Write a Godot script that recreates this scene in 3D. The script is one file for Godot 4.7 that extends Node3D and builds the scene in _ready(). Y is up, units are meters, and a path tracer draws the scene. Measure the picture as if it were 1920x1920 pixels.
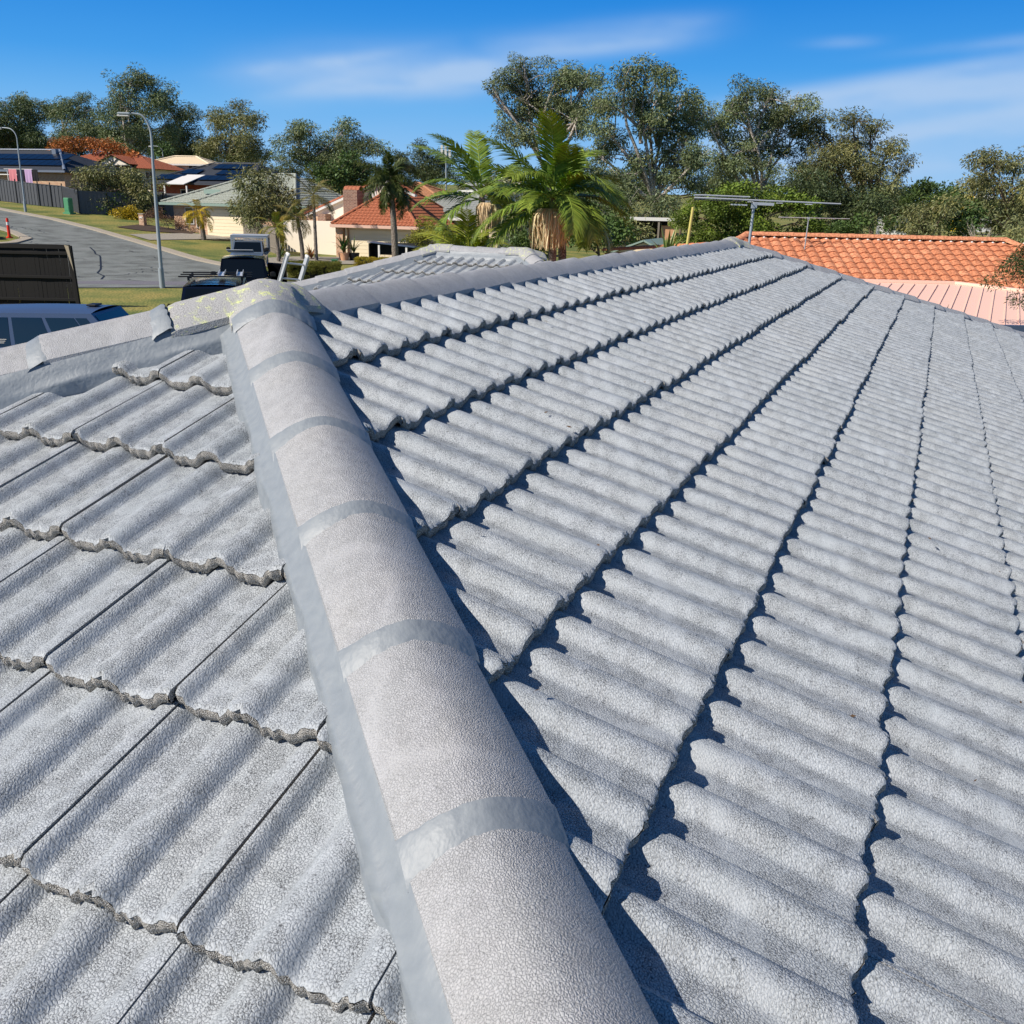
extends Node3D
# A tiled hip roof seen from its own hip line, with a suburban street, gum trees and palms beyond.

class Mb:
	var v := PackedVector3Array()
	var n := PackedVector3Array()
	var uv := PackedVector2Array()
	var c := PackedColorArray()
	var col := Color.WHITE
	func one(p: Vector3, nn: Vector3, t := Vector2.ZERO) -> void:
		v.append(p); n.append(nn); uv.append(t); c.append(col)
	func tri(a: Vector3, b: Vector3, d: Vector3) -> void:   # counter-clockwise from outside
		var nn := (b - a).cross(d - a).normalized()
		one(a, nn, Vector2(0, 0)); one(d, nn, Vector2(0, 1)); one(b, nn, Vector2(1, 0))
	func quad(a: Vector3, b: Vector3, d: Vector3, e: Vector3) -> void:
		var nn := (d - a).cross(e - b).normalized()
		one(a, nn, Vector2(0, 0)); one(d, nn, Vector2(1, 1)); one(b, nn, Vector2(1, 0))
		one(a, nn, Vector2(0, 0)); one(e, nn, Vector2(0, 1)); one(d, nn, Vector2(1, 1))
	func poly(p: Array) -> void:
		for i in range(1, p.size() - 1):
			tri(p[0], p[i], p[i + 1])
	func box(at: Vector3, s: Vector3, b := Basis()) -> void:
		var h := s / 2.0
		var q: Array = []
		for k in 8:
			q.append(at + b * Vector3(h.x if k & 1 else -h.x, h.y if k & 2 else -h.y, h.z if k & 4 else -h.z))
		quad(q[4], q[5], q[7], q[6]); quad(q[1], q[0], q[2], q[3]); quad(q[5], q[1], q[3], q[7])
		quad(q[0], q[4], q[6], q[2]); quad(q[6], q[7], q[3], q[2]); quad(q[0], q[1], q[5], q[4])
	func rbox(at: Vector3, s: Vector3, r: float, b := Basis()) -> void:   # a box with chamfered edges
		var h := s / 2.0
		var rings: Array = []
		for k in 4:
			var ix := r if (k == 0 or k == 3) else 0.0
			var y: float = [-h.y, -h.y + r, h.y - r, h.y][k]
			var ring := PackedVector3Array()
			for e in [[-1, -1, 0], [1, -1, 0], [1, -1, 1], [1, 1, 0], [1, 1, 1], [-1, 1, 0], [-1, 1, 1], [-1, -1, 1]]:
				pass
			var X := h.x - ix
			var Z := h.z - ix
			for p in [[-X + r, Z], [X - r, Z], [X, Z - r], [X, -Z + r], [X - r, -Z], [-X + r, -Z], [-X, -Z + r], [-X, Z - r]]:
				ring.append(at + b * Vector3(p[0], y, p[1]))
			rings.append(ring)
		for k in 3:
			for i in 8:
				var j := (i + 1) % 8
				quad(rings[k][i], rings[k][j], rings[k + 1][j], rings[k + 1][i])
		poly(Array(rings[3]))
		var low := Array(rings[0]); low.reverse()
		poly(low)
	func bar(a: Vector3, b: Vector3, w: float, h: float) -> void:
		var d := b - a
		var z := d.normalized()
		var x := (Vector3.UP if absf(z.y) < 0.95 else Vector3.RIGHT).cross(z).normalized()
		box((a + b) / 2.0, Vector3(w, h, d.length()), Basis(x, z.cross(x), z))
	func tube(path: Array, radii: Array, sides := 7, cap := true) -> void:
		var rows: Array = []
		var px := Vector3.ZERO
		for i in path.size():
			var d: Vector3 = (path[mini(i + 1, path.size() - 1)] - path[maxi(i - 1, 0)]).normalized()
			var x: Vector3 = px - d * px.dot(d) if px != Vector3.ZERO else (Vector3.UP if absf(d.y) < 0.9 else Vector3.RIGHT).cross(d)
			x = x.normalized(); px = x
			var y := d.cross(x)
			var row := PackedVector3Array()
			for k in sides:
				var a := TAU * k / sides
				row.append(path[i] + (x * cos(a) + y * sin(a)) * radii[i])
			rows.append(row)
		for i in path.size() - 1:
			for k in sides:
				var m := (k + 1) % sides
				var a0: Vector3 = rows[i][k]; var b0: Vector3 = rows[i][m]; var a1: Vector3 = rows[i + 1][k]; var b1: Vector3 = rows[i + 1][m]
				var na: Vector3 = (a0 - path[i]).normalized(); var nb: Vector3 = (b0 - path[i]).normalized()
				var nc: Vector3 = (a1 - path[i + 1]).normalized(); var nd: Vector3 = (b1 - path[i + 1]).normalized()
				var u0 := float(k) / sides; var u1 := float(k + 1) / sides
				one(a0, na, Vector2(u0, i)); one(b1, nd, Vector2(u1, i + 1)); one(b0, nb, Vector2(u1, i))
				one(a0, na, Vector2(u0, i)); one(a1, nc, Vector2(u0, i + 1)); one(b1, nd, Vector2(u1, i + 1))
		if cap:
			var last := Array(rows[-1])
			poly(last)
			var first := Array(rows[0]); first.reverse()
			poly(first)
	func grid(rows: Array, flip := false) -> void:   # smooth sheet; rows of equal length
		var R := rows.size()
		var K: int = rows[0].size()
		var nn: Array = []
		for i in R:
			var row := PackedVector3Array()
			for k in K:
				var du: Vector3 = rows[i][mini(k + 1, K - 1)] - rows[i][maxi(k - 1, 0)]
				var dv: Vector3 = rows[mini(i + 1, R - 1)][k] - rows[maxi(i - 1, 0)][k]
				var q := dv.cross(du).normalized()
				row.append(-q if flip else q)
			nn.append(row)
		for i in R - 1:
			for k in K - 1:
				var f := [[i, k], [i, k + 1], [i + 1, k + 1], [i + 1, k]]
				for t in ([[0, 1, 2], [0, 2, 3]] if not flip else [[0, 2, 1], [0, 3, 2]]):
					for w in t:
						var r: int = f[w][0]; var s: int = f[w][1]
						one(rows[r][s], nn[r][s], Vector2(float(s) / (K - 1), float(r) / (R - 1)))
	func add(o: Mb, t: Transform3D) -> void:
		var base := t.basis.inverse().transposed()
		for i in o.v.size():
			v.append(t * o.v[i]); n.append((base * o.n[i]).normalized()); uv.append(o.uv[i]); c.append(o.c[i])
	func clip(nr: Vector3, d: float) -> Mb:   # keeps the side where nr . p >= d
		var r := Mb.new()
		for i in range(0, v.size(), 3):
			var ps: Array = []
			for k in 3:
				var a := i + k
				var b := i + (k + 1) % 3
				var da := nr.dot(v[a]) - d
				var db := nr.dot(v[b]) - d
				if da >= 0.0:
					ps.append([v[a], n[a], uv[a], c[a]])
				if (da >= 0.0) != (db >= 0.0):
					var t := da / (da - db)
					ps.append([v[a].lerp(v[b], t), n[a].lerp(n[b], t), uv[a].lerp(uv[b], t), c[a].lerp(c[b], t)])
			for k in range(1, ps.size() - 1):
				for m in [0, k, k + 1]:
					r.v.append(ps[m][0]); r.n.append(ps[m][1]); r.uv.append(ps[m][2]); r.c.append(ps[m][3])
		return r
	func mesh() -> ArrayMesh:
		return Mb.join([self])
	static func join(list: Array) -> ArrayMesh:
		var m := ArrayMesh.new()
		for o in list:
			if o.v.size() == 0:
				continue
			var a := []
			a.resize(Mesh.ARRAY_MAX)
			a[Mesh.ARRAY_VERTEX] = o.v; a[Mesh.ARRAY_NORMAL] = o.n; a[Mesh.ARRAY_TEX_UV] = o.uv; a[Mesh.ARRAY_COLOR] = o.c
			m.add_surface_from_arrays(Mesh.PRIMITIVE_TRIANGLES, a)
		return m

var M := {}
var rng := RandomNumberGenerator.new()
var EYE := Vector3(0, 4.2, 0)

# ---------------------------------------------------------------- naming helpers
func tag(o: Node, label := "", category := "", group := "", kind := "") -> Node:
	if label: o.set_meta("label", label)
	if category: o.set_meta("category", category)
	if group: o.set_meta("group", group)
	if kind: o.set_meta("kind", kind)
	return o

func numbered(called: String, parent: Node) -> String:
	if not parent.has_node(called):
		return called
	var key := "count_" + called
	var k: int = parent.get_meta(key) + 1 if parent.has_meta(key) else 1
	parent.set_meta(key, k)
	return "%s_%03d" % [called, k]

func base(called: String, where := Vector3.ZERO, turn := 0.0, parent: Node = self) -> Node3D:
	var o := Node3D.new()
	o.name = numbered(called, parent)
	parent.add_child(o, true)
	o.position = where
	o.rotation.y = turn
	return o

func put(called: String, mesh: Mesh, mats, parent: Node = self, t := Transform3D()) -> MeshInstance3D:
	var o := MeshInstance3D.new()
	o.name = numbered(called, parent)
	o.mesh = mesh
	if mats is Array:
		for i in mini(mats.size(), mesh.get_surface_count()):
			o.set_surface_override_material(i, mats[i])
	else:
		o.material_override = mats
	o.transform = t
	parent.add_child(o, true)
	return o

func built(called: String, mb: Mb, mat, parent: Node = self) -> MeshInstance3D:
	return put(called, mb.mesh(), mat, parent)

# ---------------------------------------------------------------- textures and materials
func noise(kind: int, freq: float, seed_ := 1, oct := 3) -> FastNoiseLite:
	var f := FastNoiseLite.new()
	f.noise_type = kind
	f.frequency = freq
	f.seed = seed_
	f.fractal_type = FastNoiseLite.FRACTAL_FBM if oct > 1 else FastNoiseLite.FRACTAL_NONE
	f.fractal_octaves = oct
	return f

func cells(freq: float, seed_: int, warp := 0.0) -> FastNoiseLite:
	var f := noise(FastNoiseLite.TYPE_CELLULAR, freq, seed_, 1)
	f.cellular_distance_function = FastNoiseLite.DISTANCE_EUCLIDEAN
	f.cellular_return_type = FastNoiseLite.RETURN_DISTANCE2_SUB
	if warp > 0.0:
		f.domain_warp_enabled = true
		f.domain_warp_amplitude = warp
		f.domain_warp_frequency = freq * 0.7
		f.domain_warp_fractal_type = FastNoiseLite.DOMAIN_WARP_FRACTAL_NONE
	return f

func grey(f: FastNoiseLite, size: int) -> PackedByteArray:
	var im := f.get_seamless_image(size, size, false, false, 0.15)
	im.convert(Image.FORMAT_L8)
	return im.get_data()

func ramp_tex(size: int, a: PackedByteArray, lut: PackedByteArray) -> ImageTexture:   # 256 RGB entries
	var out := PackedByteArray()
	out.resize(size * size * 3)
	for i in size * size:
		var k := a[i] * 3
		out[i * 3] = lut[k]; out[i * 3 + 1] = lut[k + 1]; out[i * 3 + 2] = lut[k + 2]
	return ImageTexture.create_from_image(Image.create_from_data(size, size, false, Image.FORMAT_RGB8, out))

func lut_of(stops: Array) -> PackedByteArray:   # [[at, Color], ...]
	var g := Gradient.new()
	var off := PackedFloat32Array(); var cols := PackedColorArray()
	for s in stops:
		off.append(s[0]); cols.append(s[1])
	g.offsets = off; g.colors = cols
	var r := PackedByteArray()
	for i in 256:
		var k := g.sample(i / 255.0)
		r.append(int(k.r * 255)); r.append(int(k.g * 255)); r.append(int(k.b * 255))
	return r

func grad_noise(f: FastNoiseLite, size: int, stops: Array) -> ImageTexture:
	return ramp_tex(size, grey(f, size), lut_of(stops))

func mat(col: Color, rough := 0.8, metal := 0.0, spec := 0.5) -> StandardMaterial3D:
	var m := StandardMaterial3D.new()
	m.albedo_color = col
	m.roughness = rough
	m.metallic = metal
	m.metallic_specular = spec
	return m

func world_tex(m: StandardMaterial3D, tex: Texture2D, metres: float, in_world := true) -> StandardMaterial3D:
	m.albedo_texture = tex
	m.uv1_triplanar = true
	m.uv1_world_triplanar = in_world
	m.uv1_scale = Vector3.ONE / metres
	m.uv1_triplanar_sharpness = 4.0
	return m

func over(m: StandardMaterial3D, tex: Texture2D, metres: float) -> StandardMaterial3D:   # coarse tone variation on top
	m.detail_enabled = true
	m.detail_albedo = tex
	m.detail_blend_mode = BaseMaterial3D.BLEND_MODE_MUL
	m.detail_uv_layer = BaseMaterial3D.DETAIL_UV_2
	m.uv2_triplanar = true
	m.uv2_world_triplanar = true
	m.uv2_scale = Vector3.ONE / metres
	return m

func relief(m: StandardMaterial3D, tex: Texture2D, cm: float) -> StandardMaterial3D:
	m.heightmap_enabled = true
	m.heightmap_texture = tex
	m.heightmap_scale = cm
	return m

func crackle(size: int, freq: float, seed_: int, deep: Color, edge: Color, paint: Color, pale: Color, wear: float) -> Array:
	# dried, crazed roof paint: [colour, height]
	var d := grey(cells(freq, seed_, 14.0), size)
	var tone := grey(noise(FastNoiseLite.TYPE_SIMPLEX, 0.012, seed_ + 5, 4), size)
	var speck := grey(noise(FastNoiseLite.TYPE_SIMPLEX, 0.21, seed_ + 9, 2), size)
	var mask := grey(noise(FastNoiseLite.TYPE_SIMPLEX, 0.008, seed_ + 11, 3), size)
	var lut := lut_of([[0.0, deep], [0.02, deep], [0.06, edge], [0.12, paint], [0.5, pale], [1.0, pale]])
	var out := PackedByteArray(); out.resize(size * size * 3)
	var hh := PackedByteArray(); hh.resize(size * size)
	for i in size * size:
		var k := mini(255, d[i] + 0)
		var s := 0.96 + 0.07 * tone[i] / 255.0
		var w := (speck[i] - 150.0) / 105.0 * wear * clampf((mask[i] - 95.0) / 90.0, 0.0, 1.0)
		if w > 0.0:
			s *= 1.0 - minf(w, 0.6)
		out[i * 3] = mini(255, int(lut[k * 3] * s)); out[i * 3 + 1] = mini(255, int(lut[k * 3 + 1] * s)); out[i * 3 + 2] = mini(255, int(lut[k * 3 + 2] * s))
		hh[i] = int(255.0 * minf(1.0, sqrt(d[i] / 120.0))) - (speck[i] >> 4)  if d[i] > 30 else int(255.0 * sqrt(d[i] / 120.0))
	return [ImageTexture.create_from_image(Image.create_from_data(size, size, false, Image.FORMAT_RGB8, out)), ImageTexture.create_from_image(Image.create_from_data(size, size, false, Image.FORMAT_L8, hh))]

func roof_materials() -> void:
	var blotch := grad_noise(noise(FastNoiseLite.TYPE_SIMPLEX, 0.014, 41, 5), 512, [[0.0, Color(0.87, 0.87, 0.865)], [0.35, Color(0.95, 0.955, 0.96)], [0.6, Color(1, 1, 1)], [1.0, Color(1, 0.99, 0.98)]])
	var faint := grad_noise(noise(FastNoiseLite.TYPE_SIMPLEX, 0.014, 43, 4), 256, [[0.2, Color(0.95, 0.955, 0.96)], [0.5, Color(0.98, 0.98, 0.985)], [0.8, Color(1, 0.995, 0.985)]])
	var a := crackle(1024, 0.118, 3, Color(0.34, 0.355, 0.37), Color(0.575, 0.595, 0.615), Color(0.665, 0.692, 0.715), Color(0.705, 0.728, 0.748), 1.0)
	M.paint = relief(over(world_tex(mat(Color.WHITE, 0.62), a[0], 0.62), faint, 2.3), a[1], 0.12)
	var b := crackle(1024, 0.12, 17, Color(0.47, 0.475, 0.48), Color(0.605, 0.608, 0.617), Color(0.67, 0.675, 0.685), Color(0.70, 0.702, 0.71), 0.3)
	M.cap = relief(over(world_tex(mat(Color.WHITE, 0.66), b[0], 0.50), faint, 1.7), b[1], 0.15)
	var smear := grad_noise(noise(FastNoiseLite.TYPE_SIMPLEX, 0.02, 8, 5), 512, [[0.0, Color(0.47, 0.50, 0.53)], [0.5, Color(0.505, 0.533, 0.56)], [1.0, Color(0.54, 0.565, 0.585)]])
	M.pointing = relief(world_tex(mat(Color.WHITE, 0.5), smear, 0.45), grad_noise(noise(FastNoiseLite.TYPE_SIMPLEX, 0.05, 12, 3), 512, [[0.0, Color.BLACK], [1.0, Color.WHITE]]), 0.08)
	var raw := grad_noise(noise(FastNoiseLite.TYPE_SIMPLEX, 0.17, 23, 3), 512, [[0.25, Color(0.20, 0.185, 0.165)], [0.45, Color(0.48, 0.46, 0.43)], [0.62, Color(0.80, 0.795, 0.78)]])
	M.raw = relief(world_tex(mat(Color.WHITE, 0.95), raw, 0.22), raw, 0.25)
	var lich := PackedByteArray(); lich.resize(512 * 512)
	var big := grey(noise(FastNoiseLite.TYPE_SIMPLEX, 0.016, 61, 2), 512)
	var fine := grey(noise(FastNoiseLite.TYPE_SIMPLEX, 0.13, 62, 3), 512)
	for i in lich.size():
		var fnv := fine[i] / 255.0
		lich[i] = int(clampf((0.62 + 0.35 * fnv) if big[i] + fine[i] * 0.45 > 252 else 0.55 * fnv, 0, 1) * 255)
	M.lichen = relief(world_tex(mat(Color.WHITE, 0.95), ramp_tex(512, lich, lut_of([[0.0, Color(0.40, 0.40, 0.40)], [0.2, Color(0.60, 0.60, 0.60)], [0.5, Color(0.71, 0.71, 0.715)], [0.6, Color(0.66, 0.67, 0.5)], [0.8, Color(0.75, 0.78, 0.55)], [1.0, Color(0.86, 0.87, 0.72)]])), 0.42), ramp_tex(512, fine, lut_of([[0.0, Color.BLACK], [1.0, Color.WHITE]])), 0.15)
	M.felt = mat(Color(0.10, 0.10, 0.10), 0.95)

# ---------------------------------------------------------------- the roof in the foreground
const TILE_W := 0.3073
const GAUGE := 0.33          # horizontal distance from course to course
const SLOPE := 0.352
const X0 := 0.3774
const Z0 := 0.4213
const CR := -0.0354
const CL := -0.070
const RIDGE := 7.726
var pitch := atan(SLOPE)
var house: Node3D
var tile_shapes: Array = []

func roll(u: float) -> float:     # height of the tile's cross-section at u (0..1 across), two rolls to a tile
	var p := fposmod(u * 2.0 + 0.07, 1.0)
	var q := minf(p, 1.0 - p) / 0.262
	if q >= 1.0:
		return 0.0
	return 0.0275 * (1.0 - q ** 2.5) ** 0.9

func tile_shape(sd: int, cols := 38) -> Array:   # [painted skin, raw nose]; origin at the nose line, x across, y up, z downslope
	var r := RandomNumberGenerator.new()
	r.seed = 100 + sd
	var g := GAUGE / cos(pitch)
	var skin := Mb.new()
	var nose := Mb.new()
	var thick := 0.038
	var rows: Array = []
	var lumps := PackedFloat32Array()
	for k in cols + 1:
		lumps.append(r.randf_range(-1, 1))
	for s in [-g - 0.06, -g * 0.55, -0.012, -0.002]:
		var row := PackedVector3Array()
		for k in cols + 1:
			var u := float(k) / cols
			var y: float = thick * (1.0 + s / g) + roll(u)
			if s > -0.005:
				y -= 0.005 + 0.003 * absf(lumps[k])
			if k == 0:
				y -= 0.003
			row.append(Vector3(u * (TILE_W - 0.0026) + 0.0013, y, s + (0.005 * lumps[k] if s > -0.02 else 0.0)))
		rows.append(row)
	skin.grid(rows, true)
	var nr: Array = []
	for q in [0.0, 0.35, 0.8, 1.0]:
		var row := PackedVector3Array()
		for k in cols + 1:
			var p: Vector3 = rows[3][k]
			var low: float = p.y - (thick - 0.007 + 0.004 * lumps[(k * 5 + 3) % (cols + 1)])
			row.append(Vector3(p.x, lerpf(p.y, low, q), p.z + [0.0, 0.0035, 0.001, -0.02][int(q * 3.3)] + r.randf_range(-0.0025, 0.0025)))
		nr.append(row)
	nose.grid(nr, true)
	# the two side edges
	for k in [0, cols]:
		for i in 3:
			var a: Vector3 = rows[i][k]; var b: Vector3 = rows[i + 1][k]
			var d := Vector3(0, -0.02, 0)
			if k == 0: nose.quad(a + d, b + d, b, a)
			else: nose.quad(b + d, a + d, a, b)
	return [skin, nose]

func course_tiles() -> Array:    # every tile of the roof: [slope name, basis, origin]
	var list: Array = []
	var cp := cos(pitch)
	var sp := sin(pitch)
	var bf := Basis(Vector3(0, 0, -1), Vector3(sp, cp, 0), Vector3(cp, -sp, 0))
	var be := Basis(Vector3(1, 0, 0), Vector3(0, cp, sp), Vector3(0, -sp, cp))
	for k in 15:
		var x := X0 + GAUGE * k
		var z := 1.2906 + TILE_W * 16 - fmod(1.0, 1.0)
		while z > -RIDGE - x - 0.1:
			if z - TILE_W < x + 0.02:
				list.append(["front", bf, Vector3(x, CR - SLOPE * x, z), k])
			z -= TILE_W
	for k in 14:
		var z := Z0 + GAUGE * k
		var i := -22
		while i < 22:
			var x := -0.055 + TILE_W * i
			if x < z + 0.02 and x + TILE_W > -z - 0.02:
				list.append(["end", be, Vector3(x, CL - SLOPE * z, z), k])
			i += 1
	return list

func clip_all(parts: Array, nr: Vector3, d: float) -> Array:
	return [parts[0].clip(nr, d), parts[1].clip(nr, d)]

func moved(parts: Array, t: Transform3D) -> Array:
	var a := Mb.new(); var b := Mb.new()
	a.add(parts[0], t); b.add(parts[1], t)
	return [a, b]

func in_photo(w: Vector3) -> float:    # how large a tile at w shows, 0 outside the frame
	var d := w - EYE
	var fw := Vector3(0, -sin(0.3173), -cos(0.3173))
	var up := Vector3(0, cos(0.3173), -sin(0.3173))
	var z := d.dot(fw)
	if z < 0.3:
		return 0.0
	if absf(d.x / z) > 0.62 or absf(d.dot(up) / z) > 0.62:
		return 0.0
	return 1.0 / (z * z)

func cap_profile(w: float, half: float, rise: float) -> float:
	var q := clampf(absf(w) / half, 0, 1)
	return rise * (1.0 - q ** 1.75)

func cap_mesh(length: float, half: float, rise: float, sd: int) -> ArrayMesh:   # along +z from 0 to length, nose at +z
	var r := RandomNumberGenerator.new()
	r.seed = sd
	var m := Mb.new()
	var rows: Array = []
	for s in [0.0, 0.5, 0.93, 0.985, 1.0]:
		var row := PackedVector3Array()
		var sc: float = 0.965 + 0.035 * s
		for k in 19:
			var w: float = (k / 9.0 - 1.0) * half * sc
			var y: float = cap_profile(w, half * sc, rise) + 0.016 * s - (0.004 if s == 1.0 else 0.0)
			row.append(Vector3(w, y, s * length + r.randf_range(-0.002, 0.002)))
		rows.append(row)
	m.grid(rows, true)
	var under: Array = [rows[4], PackedVector3Array()]
	for p in rows[4]:
		under[1].append(p + Vector3(0, -0.017, -0.002))
	m.grid(under, true)
	for k in [0, 18]:
		for i in 4:
			var a: Vector3 = rows[i][k]; var b: Vector3 = rows[i + 1][k]; var d := Vector3(0, -0.018, 0)
			if k == 0: m.quad(a + d, b + d, b, a)
			else: m.quad(b + d, a + d, a, b)
	return m.mesh()

func collar_mesh(half: float, rise: float, wide: float, sd: int) -> ArrayMesh:   # the smear of pointing over a lap, nose of the cap above at z = 0
	var r := RandomNumberGenerator.new()
	r.seed = sd
	var m := Mb.new()
	var rows: Array = []
	var wob := PackedFloat32Array()
	for k in 25: wob.append(r.randf_range(-0.003, 0.003))
	for s in 5:
		var row := PackedVector3Array()
		for k in 25:
			var w := (k / 12.0 - 1.0) * half * 1.03
			var h: float = [0.0165, 0.0185, 0.013, 0.006, -0.004][s]
			var y := cap_profile(w, half * 1.03, rise) + h
			row.append(Vector3(w, y, [-0.012, -0.002, 0.30 * wide, 0.75 * wide, wide][s] + wob[k] * (1.0 if s != 2 else 0.4)))
		rows.append(row)
	m.grid(rows, true)
	return m.mesh()

func cap_line(called: String, from: Vector3, dir: Vector3, count: int, step: float, half: float, rise: float, first_at: float, collars: bool, parent: Node3D) -> void:
	# caps lapped from the bottom of the line up; from = top of the line at edge height, dir = downwards (unit)
	var z := dir.normalized()
	var x := Vector3.UP.cross(z).normalized()
	var b := Basis(x, z.cross(x), z)
	var shapes := [cap_mesh(step + 0.06, half, rise, 5), cap_mesh(step + 0.06, half, rise, 6), cap_mesh(step + 0.06, half, rise, 7)]
	var smears := [collar_mesh(half, rise, 0.052, 1), collar_mesh(half, rise, 0.058, 2), collar_mesh(half, rise, 0.047, 3)]
	for i in count:
		var j := Vector3(rng.randf_range(-0.002, 0.002), rng.randf_range(-0.0015, 0.0015), rng.randf_range(-0.004, 0.004))
		var at := from + z * (first_at + step * (i - 1) - 0.06) + b * j
		var cap := put(called, shapes[i % 3], M.cap, parent, Transform3D(b.rotated(x, rng.randf_range(-0.004, 0.004)), at))
		if collars:
			put("pointing_collar", smears[i % 3], M.pointing, cap, Transform3D(Basis(), Vector3(0, -0.004, step + 0.06)))

func bed(called: String, from: Vector3, dir: Vector3, length: float, half: float, side: float, flare: float, drop: float, parent: Node3D, sd: int, flat := 0.3) -> void:
	# the mortar bed below one edge of a line of caps
	var r := RandomNumberGenerator.new()
	r.seed = sd
	var z := dir.normalized()
	var x := Vector3.UP.cross(z).normalized()
	var n := int(length / 0.03)
	var m := Mb.new()
	var rows: Array = []
	var wv := noise(FastNoiseLite.TYPE_SIMPLEX, 3.0, sd, 2)
	for s in 6:
		var row := PackedVector3Array()
		for k in n + 1:
			var l := length * k / n
			var wob := wv.get_noise_2d(l, s * 0.4) * 0.010
			var o: float = [half - 0.012, half + 0.004, half + flare * flat, half + flare * 0.75, half + flare, half + flare * 0.96][s]
			var h: float = [0.004, 0.003, -drop * 0.40, -drop * 0.72, -drop * 0.92, -drop - 0.06][s]
			if s >= 2:
				o += wob * (1.0 if s >= 4 else 0.6)
				h += wob * 0.4
			row.append(from + z * l + x * side * o + Vector3(0, h, 0))
		rows.append(row)
	m.grid(rows, side < 0.0)
	built(called, m, M.pointing, parent)

func apex_mesh(arms: Array, half: float, rise: float) -> ArrayMesh:   # a ridge starter that joins several lines of caps; arms = [dir (horizontal unit), fall, length]
	var m := Mb.new()
	var height := func(p: Vector2) -> float:
		var best := -1.0
		for a in arms:
			var d: Vector2 = a[0]
			var l := p.dot(d)
			var w := absf(p.dot(Vector2(-d.y, d.x)))
			if l > -0.10 and w <= half * 1.001:
				best = maxf(best, cap_profile(w, half, rise) - a[1] * maxf(l, -0.02) - (0.0 if l > 0 else l * l * 3.0))
		return best
	for a in arms:
		var d: Vector2 = a[0]
		var q := Vector2(-d.y, d.x)
		var rows: Array = []
		for i in 15:
			var l: float = -0.04 + (a[2] + 0.04) * i / 14.0
			var row := PackedVector3Array()
			for k in 21:
				var w := (k / 10.0 - 1.0) * half
				var p := d * l + q * w
				row.append(Vector3(p.x, height.call(p) + (-0.006 if i == 14 else 0.0), p.y))
			rows.append(row)
		m.grid(rows, false)
		var last := PackedVector3Array()
		for p in rows[14]: last.append(p + Vector3(0, -0.022, 0))
		m.grid([rows[14], last], false)
		for k in [0, 20]:
			var e0 := PackedVector3Array(); var e1 := PackedVector3Array()
			for row in rows:
				e0.append(row[k]); e1.append(row[k] + Vector3(0, -0.022, 0))
			m.grid([e0, e1], k == 20)
	return m.mesh()

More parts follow.
